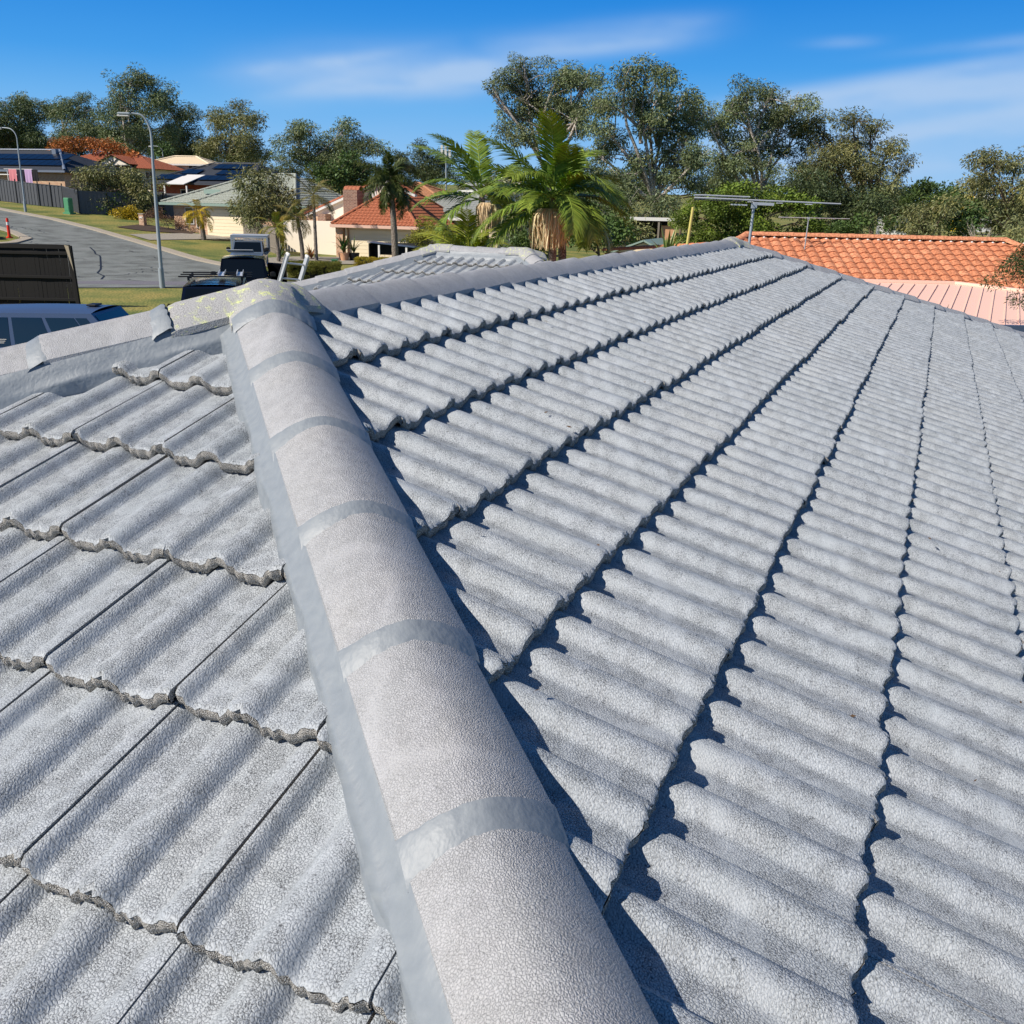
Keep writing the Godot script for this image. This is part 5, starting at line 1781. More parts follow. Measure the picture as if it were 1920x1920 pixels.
func strap_plant(called: String, label: String, at: Vector3, n: int, length: float, tone: Color, spread := 0.9, cat := "plant") -> Node3D:
	var o := base(called, at)
	tag(o, label, cat)
	var r := RandomNumberGenerator.new()
	r.seed = hash(label)
	for k in n:
		var m := Mb.new()
		m.col = tone * r.randf_range(0.7, 1.3)
		var a := r.randf() * TAU
		var t := r.randf_range(0.1, spread)
		var l := length * r.randf_range(0.6, 1.05)
		var w := length * 0.035
		var d := Vector3(cos(a), 0, sin(a))
		var s := Vector3(-sin(a), 0, cos(a)) * w
		var p: Array = [Vector3.ZERO]
		for i in 4:
			var e := 1.5 - t * (0.5 + 0.55 * i)
			p.append(p[-1] + (d * cos(e) + Vector3.UP * sin(e)) * l / 4)
		for i in 4:
			var w0: float = [0.6, 1.0, 0.95, 0.6, 0.05][i]; var w1: float = [0.6, 1.0, 0.95, 0.6, 0.05][i + 1]
			m.quad(p[i] - s * w0, p[i] + s * w0, p[i + 1] + s * w1, p[i + 1] - s * w1)
		built("leaf", m, M.frond, o)
	return o

func aerial(called: String, label: String, foot: Vector3, tall: float, left: Vector3, right: Vector3, scale: float, double: bool) -> void:
	var o := base(called, foot)
	tag(o, label, "aerial")
	var r0 := 0.018 * scale
	var top := Vector3(0.02, tall, 0)
	var m := Mb.new()
	m.tube([Vector3(0, -0.1, 0), top], [r0 * 1.15, r0], 10)
	built("mast", m, M.galv, o)
	var L := left - foot; var R := right - foot
	var b := Mb.new()
	b.tube([L, R], [r0 * 0.62, r0 * 0.5], 8)
	built("boom", b, M.alu, o)
	var dir := (R - L).normalized()
	var across := dir.cross(Vector3.UP).normalized()
	if double:
		for s in [-1, 1]:
			var c := Mb.new()
			c.tube([L + across * 0.11 * s * scale + Vector3(0.02, 0.028, 0), L.lerp(R, 0.36) + across * 0.10 * s * scale + Vector3(0, 0.03, 0)], [r0 * 0.5, r0 * 0.5], 8)
			built("side_rail", c, M.alu, o)
		var d := Mb.new()
		d.bar(L.lerp(R, 0.40) + Vector3(0, -0.035, 0), L.lerp(R, 0.54) + Vector3(0, -0.035, 0), 0.03, 0.03)
		d.bar(L.lerp(R, 0.25) + Vector3(0, -0.055, 0), L.lerp(R, 0.36) + Vector3(0, -0.055, 0), 0.02, 0.014)
		built("feed_box", d, M.alu, o)
	for k in 16:
		var t := 0.02 + 0.30 * k / 12.0 if k < 12 else 0.38 + 0.2 * (k - 12)
		if t > 0.98: break
		var e := Mb.new()
		var p := L.lerp(R, t)
		var h := (0.16 if k < 12 else 0.13) * scale
		e.tube([p - across * h + Vector3(0, -0.02, 0), p + across * h + Vector3(0, -0.02, 0)], [r0 * 0.34, r0 * 0.34], 6)
		built("element", e, M.alu if k > 11 else M.plastic_black, o)
	var br := Mb.new()
	br.box(top + Vector3(0, -0.03, 0), Vector3(0.07, 0.07, 0.06) * scale)
	built("clamp", br, M.galv, o)

func ladder() -> void:
	var top := at_local(Vector3(-7.66, -1.0, -12.0))
	var o := base("aluminium_ladder", Vector3.ZERO)
	tag(o, "aluminium extension ladder leaning on the far gutter, its top showing above the grey ridge", "ladder")
	var up := Vector3(-4.0, 3.22, -17.6)
	var foot := Vector3(-5.25, 0.1, -18.2)
	var d := (up - foot).normalized()
	var side := Vector3(0.92, 0, -0.40).cross(Vector3.ZERO)
	side = Vector3(0.72, 0.10, -0.68).normalized()
	side = (side - d * side.dot(d)).normalized()
	var nrm := d.cross(side)
	var bs := Basis(side, d, side.cross(d))
	for s in [-1, 1]:
		var m := Mb.new()
		var c: Vector3 = (up + foot) / 2 + side * 0.21 * s
		var l := up.distance_to(foot)
		m.rbox(c + nrm * 0.0, Vector3(0.028, l, 0.085), 0.004, bs)
		m.box(c + side * 0.012 * s + nrm * 0.042, Vector3(0.035, l - 0.01, 0.006), bs)
		m.box(c + side * 0.012 * s - nrm * 0.042, Vector3(0.035, l - 0.01, 0.006), bs)
		built("rail", m, M.alu, o)
		var k := Mb.new()
		k.rbox(up + side * 0.21 * s + d * 0.01, Vector3(0.045, 0.05, 0.10), 0.01, bs)
		built("end_cap", k, M.white, o)
	for i in 13:
		var t := Mb.new()
		var p := up - d * (0.16 + 0.3 * i)
		t.tube([p - side * 0.2, p + side * 0.2], [0.017, 0.017], 8)
		built("rung", t, M.alu, o)

func at_local(p: Vector3) -> Vector3:
	return house.transform * p

# ---------------------------------------------------------------- vehicles (front towards -z)
func vehicle(called: String, label: String, cat: String, at: Vector3, turn: float, s: Dictionary) -> Node3D:
	var o := base(called, at, turn)
	tag(o, label, cat)
	var L: float = s.l / 2; var W: float = s.w / 2
	var belt: float = s.belt; var H: float = s.h; var low := 0.42
	var body := Mb.new()
	var rows: Array = []
	for q in [[-L, 0.80, 0.10], [-L + 0.06, 0.90, 0.0], [-L + 0.5, 0.985, 0.0], [s.cowl - 0.3, 1.0, 0.0], [s.cowl, 1.0, 0.0], [s.tail, 1.0, 0.0], [L - 0.12, 0.985, 0.0], [L, 0.93, 0.06]]:
		var z: float = q[0]
		var t := clampf((z + L) / (s.cowl + L), 0, 1)
		var top: float = lerpf(s.hood, belt, pow(t, 0.6)) if z < s.cowl else (belt if not s.has("bed") or z < s.tail else s.bed)
		if z == -L: top -= 0.12
		var w: float = W * q[1]
		var row := PackedVector3Array()
		for p in [[-0.92, low + q[2]], [-1.0, low + 0.16 + q[2]], [-1.0, (low + top) / 2], [-0.985, top - 0.07], [-0.93, top], [0.0, top + (0.03 if z < s.cowl else 0.0)], [0.93, top], [0.985, top - 0.07], [1.0, (low + top) / 2], [1.0, low + 0.16 + q[2]], [0.92, low + q[2]], [-0.92, low + q[2]]]:
			row.append(Vector3(w * p[0], p[1], z))
		rows.append(row)
	body.grid(rows, true)
	for e in [0, 7]:
		var ring := Array(rows[e])
		ring.resize(11)
		if e == 7: ring.reverse()
		body.poly(ring)
	# cabin
	var wr: float = W - s.get("tumble", 0.15)
	var zc: float = s.cowl; var zr: float = s.rear
	var f := [Vector3(-W * 0.93, belt, zc), Vector3(W * 0.93, belt, zc), Vector3(W * 0.95, belt, zr), Vector3(-W * 0.95, belt, zr)]
	var zt0: float = zc + s.rake; var zt1: float = zr - s.rear_rake
	var c := [Vector3(-wr, H - 0.07, zt0), Vector3(wr, H - 0.07, zt0), Vector3(wr, H - 0.09, zt1), Vector3(-wr, H - 0.09, zt1)]
	body.quad(f[1], f[0], c[0], c[1]); body.quad(f[2], f[1], c[1], c[2]); body.quad(f[3], f[2], c[2], c[3]); body.quad(f[0], f[3], c[3], c[0])
	var roof: Array = []
	for i in 7:
		var t := i / 6.0
		var row := PackedVector3Array()
		for k in 9:
			var u := k / 8.0 * 2 - 1
			var a: Vector3 = c[0].lerp(c[3], t); var b: Vector3 = c[1].lerp(c[2], t)
			var p := a.lerp(b, (u + 1) / 2)
			p.y += 0.085 * (1 - pow(absf(u), 2.6)) * (0.55 + 0.45 * sin(PI * clampf(t * 0.9 + 0.08, 0, 1)))
			row.append(p)
		roof.append(row)
	body.grid(roof, true)
	var paint: Material = s.paint
	built("body", body, paint, o)
	var pane := func(called2: String, q0: Vector3, q1: Vector3, q2: Vector3, q3: Vector3, a0: float, a1: float, b0: float, b1: float) -> Node:
		var m := Mb.new()
		var n := (q1 - q0).cross(q3 - q0).normalized() * 0.008
		var P := func(u: float, v: float) -> Vector3: return q0.lerp(q1, u).lerp(q3.lerp(q2, u), v) + n
		var A: Vector3 = P.call(a0, b0); var B: Vector3 = P.call(a1, b0); var C: Vector3 = P.call(a1, b1); var D: Vector3 = P.call(a0, b1)
		m.quad(A, B, C, D)
		for e in [[A, B], [B, C], [C, D], [D, A]]: m.quad(e[0] - n, e[1] - n, e[1], e[0])
		return built(called2, m, M.glass, o)
	pane.call("windscreen", f[1], f[0], c[0], c[1], 0.05, 0.95, 0.06, 0.93)
	pane.call("rear_window", f[3], f[2], c[2], c[3], 0.08, 0.92, 0.08, 0.88)
	for k in s.sides:
		pane.call("side_window", f[2], f[1], c[1], c[2], 1 - k[1], 1 - k[0], 0.08, 0.88)
		pane.call("side_window", f[0], f[3], c[3], c[0], k[0], k[1], 0.08, 0.88)
	var tr := Mb.new()
	tr.rbox(Vector3(0, low + 0.12, -L - 0.02), Vector3(W * 1.75, 0.26, 0.16), 0.05)
	built("front_bumper", tr, s.get("bumper", paint), o)
	var rb := Mb.new()
	rb.rbox(Vector3(0, low + 0.12, L + 0.02), Vector3(W * 1.75, 0.24, 0.14), 0.05)
	built("rear_bumper", rb, s.get("bumper", paint), o)
	var gr := Mb.new()
	gr.rbox(Vector3(0, s.hood - 0.24, -L - 0.01), Vector3(W * 0.95, 0.17, 0.05), 0.02)
	built("grille", gr, M.plastic_black, o)
	for x in [-1, 1]:
		var hl := Mb.new()
		hl.rbox(Vector3(x * W * 0.70, s.hood - 0.22, -L + 0.0), Vector3(0.34, 0.19, 0.10), 0.04)
		built("headlight", hl, M.white, o)
		var tl := Mb.new()
		tl.rbox(Vector3(x * W * 0.86, belt - 0.2, L - 0.01), Vector3(0.16, 0.34, 0.08), 0.03)
		built("tail_light", tl, M.signal_red, o)
		var mi := Mb.new()
		mi.rbox(Vector3(x * (W + 0.13), belt + 0.16, zc + 0.34), Vector3(0.22, 0.22, 0.12), 0.045)
		mi.box(Vector3(x * (W + 0.02), belt + 0.05, zc + 0.36), Vector3(0.12, 0.06, 0.06))
		built("wing_mirror", mi, M.plastic_black, o)
		for z in [-L + s.get("axle", 0.85), L - s.get("axle", 0.85)]:
			var wh := Mb.new()
			var wp: Array = []; var wrd: Array = []
			for q in [[0.0, 0.30], [0.03, 0.345], [0.17, 0.35], [0.22, 0.31]]:
				wp.append(Vector3(x * (W - 0.22 + q[0]), 0.35, z)); wrd.append(q[1])
			wh.tube(wp, wrd, 16)
			var w := built("wheel", wh, M.rubber, o)
			var rim := Mb.new()
			rim.tube([Vector3(x * (W - 0.01), 0.35, z), Vector3(x * (W + 0.008), 0.35, z)], [0.21, 0.17], 12)
			built("rim", rim, M.alu, w)
			var ar := Mb.new()
			var ap: Array = []
			for k in 9:
				var q := PI * k / 8.0
				ap.append(Vector3(x * (W - 0.015), 0.38 + sin(q) * 0.40, z - cos(q) * 0.43))
			ar.tube(ap, [0.035, 0.035, 0.035, 0.035, 0.035, 0.035, 0.035, 0.035, 0.035], 6)
			built("wheel_arch", ar, s.get("arch", paint), o)
	return o

func vehicles() -> void:
	var navy := mat(Color(0.075, 0.10, 0.17), 0.16, 0.35, 0.6)
	navy.clearcoat_enabled = true; navy.clearcoat = 0.8; navy.clearcoat_roughness = 0.08
	var black := mat(Color(0.035, 0.035, 0.045), 0.14, 0.3, 0.6)
	black.clearcoat_enabled = true; black.clearcoat = 0.9; black.clearcoat_roughness = 0.06
	var steel := mat(Color(0.47, 0.53, 0.60), 0.3, 0.55, 0.5)
	var blue := mat(Color(0.29, 0.355, 0.475), 0.36, 0.25, 0.5)
	var wag := {"l": 4.7, "w": 1.86, "h": 1.93, "belt": 1.14, "hood": 1.05, "cowl": -0.95, "rear": 2.22, "tail": 2.22, "rake": 0.62, "rear_rake": 0.22, "sides": [[0.07, 0.16], [0.17, 0.40], [0.43, 0.67], [0.70, 0.94]], "paint": blue, "arch": blue}
	var b := vehicle("blue_four_wheel_drive", "dusty blue four-wheel drive wagon parked side-on behind the hip at the left edge", "car", Vector3(-8.75, 0.1, -19.5), deg_to_rad(-88), wag)
	var ring := Mb.new()
	var rp: Array = []
	var rr: Array = []
	for k in 13:
		var q := TAU * k / 12.0 * 0.86 + 0.6
		rp.append(Vector3(0.878, 1.31 + sin(q) * 0.055, 1.72 + cos(q) * 0.055)); rr.append(0.006)
	ring.tube(rp, rr, 5)
	for k in 3: ring.box(Vector3(0.872 - 0.0, 1.34 - 0.035 * k, 1.47), Vector3(0.006, 0.010, 0.26 - 0.05 * k))
	built("window_sticker", ring, M.white, b)
	var rack := Mb.new()
	rack.rbox(Vector3(0, 1.955, -0.1), Vector3(0.34, 0.035, 0.2), 0.012)
	built("roof_pod", rack, M.plastic_black, b)
	wag = wag.duplicate()
	wag.merge({"l": 5.3, "w": 1.90, "h": 1.88, "cowl": -1.95, "rear": 2.6, "tail": 2.6, "rake": 0.80, "rear_rake": 0.12, "hood": 1.08, "paint": navy, "arch": navy, "tumble": 0.17}, true)
	var v := vehicle("navy_van", "dark navy van facing the viewer with roof bars and aluminium channels on top", "car", Vector3(-8.45, 0.1, -26.9), deg_to_rad(194.5), wag)
	for z in [0.1, 0.9, 1.7]:
		var m := Mb.new()
		m.rbox(Vector3(0, 1.98, z), Vector3(1.98, 0.035, 0.075), 0.01)
		for x in [-0.72, 0.72]: m.box(Vector3(x, 1.93, z), Vector3(0.06, 0.12, 0.07))
		built("roof_bar", m, M.plastic_black, v)
	for q in [[-0.16, "aluminium channel lying on the navy van's roof bars, nearer its windscreen's left"], [-0.66, "aluminium channel lying on the navy van's roof bars, nearer the pale timber offcut"]]:
		var m := Mb.new()
		m.box(Vector3(q[0], 2.01, 0.75), Vector3(0.16, 0.012, 1.5))
		for x in [-0.08, 0.08]: m.box(Vector3(q[0] + x, 2.045, 0.75), Vector3(0.014, 0.075, 1.5))
		tag(put("aluminium_channel", m.mesh(), M.alu, self, v.transform), q[1], "metal channel", "aluminium channels on the navy van")
	wag = wag.duplicate()
	wag.merge({"l": 4.9, "w": 1.94, "h": 1.92, "cowl": -1.2, "rear": 2.3, "tail": 2.3, "rake": 0.8, "rear_rake": 0.35, "paint": black, "arch": black}, true)
	var k2 := vehicle("black_wagon", "black wagon behind the navy van, its side door open and a pale board on top", "car", Vector3(-10.75, 0.1, -37.9), deg_to_rad(194), wag)
	var dr := Mb.new()
	dr.rbox(Vector3(-1.28, 1.02, 0.55), Vector3(0.07, 1.25, 1.05), 0.03, Basis(Vector3.UP, 0.75))
	built("open_door", dr, black, k2)
	var bd := Mb.new()
	bd.rbox(Vector3(0.10, 2.09, 0.6), Vector3(1.0, 0.03, 1.7), 0.008, Basis(Vector3.RIGHT, 0.10))
	tag(put("pale_board", bd.mesh(), M.alu, self, k2.transform), "flat pale metal board lying on the black wagon's roof, before the silver ute", "board")
	var tim := Mb.new()
	tim.rbox(Vector3(-7.0, 1.62, -27.3), Vector3(0.10, 0.9, 0.32), 0.01, Basis(Vector3.BACK, 0.35))
	tag(built("timber_offcut", tim, M.pale_wood), "pale timber offcut sticking up beside the navy van's roof", "timber")
	var ute := {"l": 5.2, "w": 1.82, "h": 1.76, "belt": 1.12, "hood": 1.02, "cowl": -1.0, "rear": 0.75, "tail": 0.8, "bed": 0.95, "rake": 0.72, "rear_rake": 0.10, "sides": [[0.14, 0.50], [0.54, 0.92]], "paint": steel, "arch": steel}
	var u := vehicle("silver_ute", "silver grey ute with a mesh cage on its tray, facing the viewer", "ute", on(-15.2, -54.8, 0.03), deg_to_rad(191), ute)
	var tray := Mb.new()
	tray.rbox(Vector3(0, 0.98, 1.75), Vector3(2.0, 0.1, 1.9), 0.02)
	built("tray", tray, M.alu, u)
	var cage := Mb.new()
	for x in [-1.0, 1.0]:
		for z in [0.82, 2.68]: cage.box(Vector3(x, 1.45, z), Vector3(0.06, 0.9, 0.06))
	for z in [0.82, 2.68]: cage.box(Vector3(0, 1.9, z), Vector3(2.06, 0.10, 0.06))
	for x in [-1.0, 1.0]: cage.box(Vector3(x, 1.9, 1.75), Vector3(0.06, 0.10, 1.86))
	built("cage_frame", cage, M.galv, u)
	var mesh := Mb.new()
	for i in 13:
		mesh.box(Vector3(-0.96 + 0.16 * i, 1.45, 0.80), Vector3(0.018, 0.86, 0.018))
		for x in [-1.01, 1.01]: mesh.box(Vector3(x, 1.45, 0.86 + 0.15 * i), Vector3(0.018, 0.86, 0.018))
	for k in 6:
		mesh.box(Vector3(0, 1.06 + 0.15 * k, 0.80), Vector3(1.96, 0.018, 0.018))
		for x in [-1.01, 1.01]: mesh.box(Vector3(x, 1.06 + 0.15 * k, 1.75), Vector3(0.018, 0.018, 1.86))
	built("cage_mesh", mesh, M.galv, u)
	var top := Mb.new()
	top.rbox(Vector3(0, 1.97, 1.75), Vector3(2.08, 0.04, 1.95), 0.01)
	built("cage_roof", top, M.alu, u)
	var sd := Mb.new()
	sd.box(Vector3(-0.98, 1.42, 1.75), Vector3(0.03, 0.8, 1.8))
	built("side_panel", sd, M.plastic_black, u)

func clothesline() -> void:
	var o := base("clothesline", Vector3(-51.5, ter(-51.5, -100.2), -100.2), deg_to_rad(-16))
	tag(o, "pale clothesline frame hung with washing behind the grey steel fence", "clothesline")
	var m := Mb.new()
	m.bar(Vector3(-0.6, 2.95, 0), Vector3(2.9, 2.95, 0), 0.05, 0.05)
	for x in [-0.3, 2.6]: m.bar(Vector3(x, 0, -0.1), Vector3(x, 2.95, -0.1), 0.06, 0.06)
	built("frame", m, M.white, o)
	for q in [["pink towel hanging at the left end of the clothesline", "towel", 0.0, 0.95, 1.15, Color(0.84, 0.52, 0.54)], ["dark navy clothes hanging right of the pink towel", "clothes", 1.0, 0.9, 1.1, Color(0.10, 0.10, 0.17)], ["lavender sheet hanging on the clothesline between dark clothes", "bed sheet", 1.95, 0.85, 1.35, Color(0.74, 0.62, 0.76)], ["black garment at the right end of the clothesline", "clothes", 2.85, 0.7, 1.1, Color(0.09, 0.09, 0.11)]]:
		var rows: Array = []
		for i in 5:
			var row := PackedVector3Array()
			for k in 9:
				row.append(Vector3(q[2] + q[3] * k / 8.0, 2.92 - q[4] * i / 4.0, 0.06 + 0.05 * sin(k * 1.7 + q[2] * 3) * i / 4.0))
			rows.append(row)
		var c := Mb.new()
		c.grid(rows)
		var back: Array = []
		for r in rows:
			var rw := PackedVector3Array()
			for p in r: rw.append(p + Vector3(0, 0, -0.012))
			back.append(rw)
		c.grid(back, true)
		tag(put("hanging_" + String(q[1]).replace(" ", "_"), c.mesh(), mat(q[5], 0.95), self, o.transform), q[0], q[1])

func bare_shrub() -> void:
	var o := base("bare_shrub", Vector3(33.4, -1.0, -71.0))
	tag(o, "bleached leafless shrub standing behind the orange ridge", "shrub")
	var r := RandomNumberGenerator.new()
	r.seed = 8
	var m := Mb.new()
	for k in 16:
		var a := r.randf() * TAU
		var tip := Vector3(cos(a) * r.randf_range(0.3, 1.3), r.randf_range(2.6, 4.6), sin(a) * 0.8)
		limb(m, Vector3(0, 0.2 + r.randf() * 1.8, 0), tip, 0.05, 0.012, r, 0.15, 5)
		for j in 3: limb(m, tip.lerp(Vector3(0, 2, 0), r.randf_range(0.1, 0.5)), tip + Vector3(r.randfn() * 0.35, r.randf_range(-0.1, 0.5), r.randfn() * 0.3), 0.02, 0.008, r, 0.15, 4)
	m.tube([Vector3(0, 0, 0), Vector3(0.05, 2.4, 0)], [0.09, 0.05], 6)
	built("branches", m, mat(Color(0.66, 0.62, 0.56), 0.9), o)

func small_things() -> void:
	street_lamp("nearest tall curved street lamp, its pole rising from the grass by the kerb", on(-16.50, -44.6), 7.5, 0.12, 0.75, deg_to_rad(8))
	street_lamp("street lamp at the far left by the grey steel fence", on(-44.25, -88.05), 7.0, 0.10, 1.3, deg_to_rad(-10))
	street_lamp("farthest street lamp, beside the egg-shaped dark green tree", on(-49.0, -137.0), 5.75, 0.05, 1.3, deg_to_rad(-5))
	wheelie_bin("yellow-lidded green wheelie bin by the cream garage door", on(-24.15, -81.3, 0.05), -0.3, M.bin_lid)
	wheelie_bin("red-lidded green wheelie bin against the bushy tree", on(-23.3, -80.9, 0.05), -0.4, M.bin_lid_red)
	var lb := base("brick_letterbox", on(-32.2, -83.9), deg_to_rad(-16))
	tag(lb, "short square pale brick letterbox pillar by the golden shrub", "letterbox")
	slab("pillar", lb, M.brick_pale, Vector3(-0.24, -0.2, -0.2), Vector3(0.48, 1.15, 0.4))
	slab("slot", lb, M.white, Vector3(-0.15, 0.62, 0.18), Vector3(0.3, 0.12, 0.04))
	slab("cap", lb, M.concrete, Vector3(-0.28, 0.95, -0.24), Vector3(0.56, 0.06, 0.48))
	var ub := base("utility_cabinet", on(-40.9, -89.3), deg_to_rad(-20))
	tag(ub, "light green utility cabinet standing at the corner of the grey steel fence", "cabinet")
	var um := Mb.new()
	um.rbox(Vector3(0, 0.68, 0), Vector3(0.62, 1.45, 0.55), 0.05)
	built("body", um, M.utility, ub)
	slab("plinth", ub, M.utility, Vector3(-0.42, -0.1, -0.36), Vector3(0.84, 0.25, 0.72))
	slab("door", ub, M.utility, Vector3(-0.24, 0.3, 0.26), Vector3(0.48, 0.95, 0.03))
	var gp := base("utility_pillar", on(-10.9, -57.6), 0.2)
	tag(gp, "small green utility pillar on the lawn behind the clipped hedge", "pillar box")
	var gm := Mb.new()
	gm.rbox(Vector3(0, 0.32, 0), Vector3(0.36, 0.66, 0.3), 0.03)
	built("body", gm, M.utility, gp)
	slab("lid", gp, M.utility, Vector3(-0.2, 0.64, -0.17), Vector3(0.4, 0.06, 0.34))
	var bo := base("road_bollard", on(-35.23, -67.4))
	tag(bo, "orange-red plastic bollard at the kerb corner, at the left edge", "bollard")
	var bm := Mb.new()
	bm.tube([Vector3(0, 0, 0), Vector3(0, 0.08, 0), Vector3(0, 0.1, 0), Vector3(0, 1.25, 0), Vector3(0, 1.32, 0)], [0.22, 0.2, 0.10, 0.085, 0.05], 12)
	built("post", bm, M.signal_red, bo)
	var bw := Mb.new()
	bw.tube([Vector3(0, 0.85, 0), Vector3(0, 1.05, 0)], [0.098, 0.094], 12, false)
	built("reflector_band", bw, M.white, bo)
	clump_hedge("clipped_hedge", "low clipped yellow-green hedge behind the ladder, nearest the grey roof", Vector3(-10.6, 0.1, -50.3), Vector3(2.6, 0.95, 1.2), 0.15, Color(0.16, 0.165, 0.03))
	clump_hedge("clipped_hedge", "small clipped golden hedge before the cream garage door", Vector3(-9.0, 0.12, -60.2), Vector3(1.9, 0.65, 1.0), -0.2, Color(0.33, 0.26, 0.025))
	clump_hedge("ground_cover", "golden ground cover on the corner behind the orange bollard", Vector3(-37.6, 1.2, -65.6), Vector3(4.2, 0.5, 2.0), 0.5, Color(0.40, 0.31, 0.03), "shrub")
	aerial("television_aerial", "television aerial on a grey mast at the far end of the grey ridge", Vector3(2.57, 3.70, -10.9), 0.57, Vector3(1.92, 4.31, -10.85), Vector3(3.56, 4.28, -10.95), 0.8, true)
	aerial("television_aerial", "smaller television aerial standing on the orange tiled roof", Vector3(7.72, 3.12, -26.3), 0.92, Vector3(6.96, 4.02, -26.4), Vector3(8.80, 4.02, -26.2), 0.85, false)
	var pl := Mb.new()
	pl.tube([Vector3(3.36, 1.6, -20.3), Vector3(3.56, 4.22, -20.2)], [0.035, 0.028], 8)
	tag(built("yellow_pole", pl, mat(Color(0.80, 0.74, 0.42), 0.6)), "thin leaning yellow pole rising behind the ridge, left of the television aerial", "pole")
	strap_plant("strappy_plant", "strappy pale green plant poking above the ridge by the yellow pole", Vector3(3.35, 2.85, -21.8), 26, 1.05, Color(0.20, 0.25, 0.07), 0.7)
	strap_plant("plant_tip", "yellow-green plant tips showing over the far hip before the pink patio roof", Vector3(5.88, 2.60, -13.2), 22, 0.52, Color(0.20, 0.21, 0.03), 1.0)
	var sp := base("plant_stem", Vector3(5.88, -1.0, -13.2))
	var sm := Mb.new()
	sm.tube([Vector3.ZERO, Vector3(0, 3.7, 0)], [0.06, 0.04], 6)
	tag(built("plant_trunk", sm, M.bark_grey), "", "")
	var trunk := get_node("plant_trunk")
	remove_child(trunk)
	get_node("plant_tip").add_child(trunk, true)
	trunk.name = "stem"
	trunk.position = Vector3(0, -3.6, 0)
	sp.free()
	strap_plant("spiky_plant", "small spiky green plant at the right end of the cream garage door", Vector3(-6.9, 0.9, -63.4), 16, 0.95, Color(0.13, 0.22, 0.05), 0.8)
	for q in [["potted_plant", "bushy potted plant by the entry of the terracotta house", Vector3(-11.9, 0.25, -66.3), Color(0.06, 0.11, 0.03), 0.55, M.salmon], ["potted_plant", "leafy plant in a black pot beside the garage pillar", Vector3(-11.25, 0.25, -66.6), Color(0.15, 0.2, 0.05), 0.35, M.plastic_black]]:
		var o := strap_plant(q[0], q[1], q[2] + Vector3(0, 0.5, 0), 22, 1.1 + q[4], q[3], 1.0, "potted plant")
		var pm := Mb.new()
		pm.tube([Vector3(0, -0.5, 0), Vector3(0, 0.0, 0), Vector3(0, 0.03, 0)], [0.28, 0.38, 0.40], 12)
		built("pot", pm, q[5], o)
	strap_plant("bromeliad", "rusty orange bromeliad against the pale brick wall of the terracotta house", Vector3(-14.2, 0.3, -66.6), 30, 1.15, Color(0.36, 0.15, 0.06), 1.1)
	strap_plant("garden_plant", "dark green plant at the foot of the pale brick wall by the ute", Vector3(-15.9, 0.3, -64.8), 26, 1.2, Color(0.07, 0.11, 0.03), 1.0)
	clothesline()
	bare_shrub()

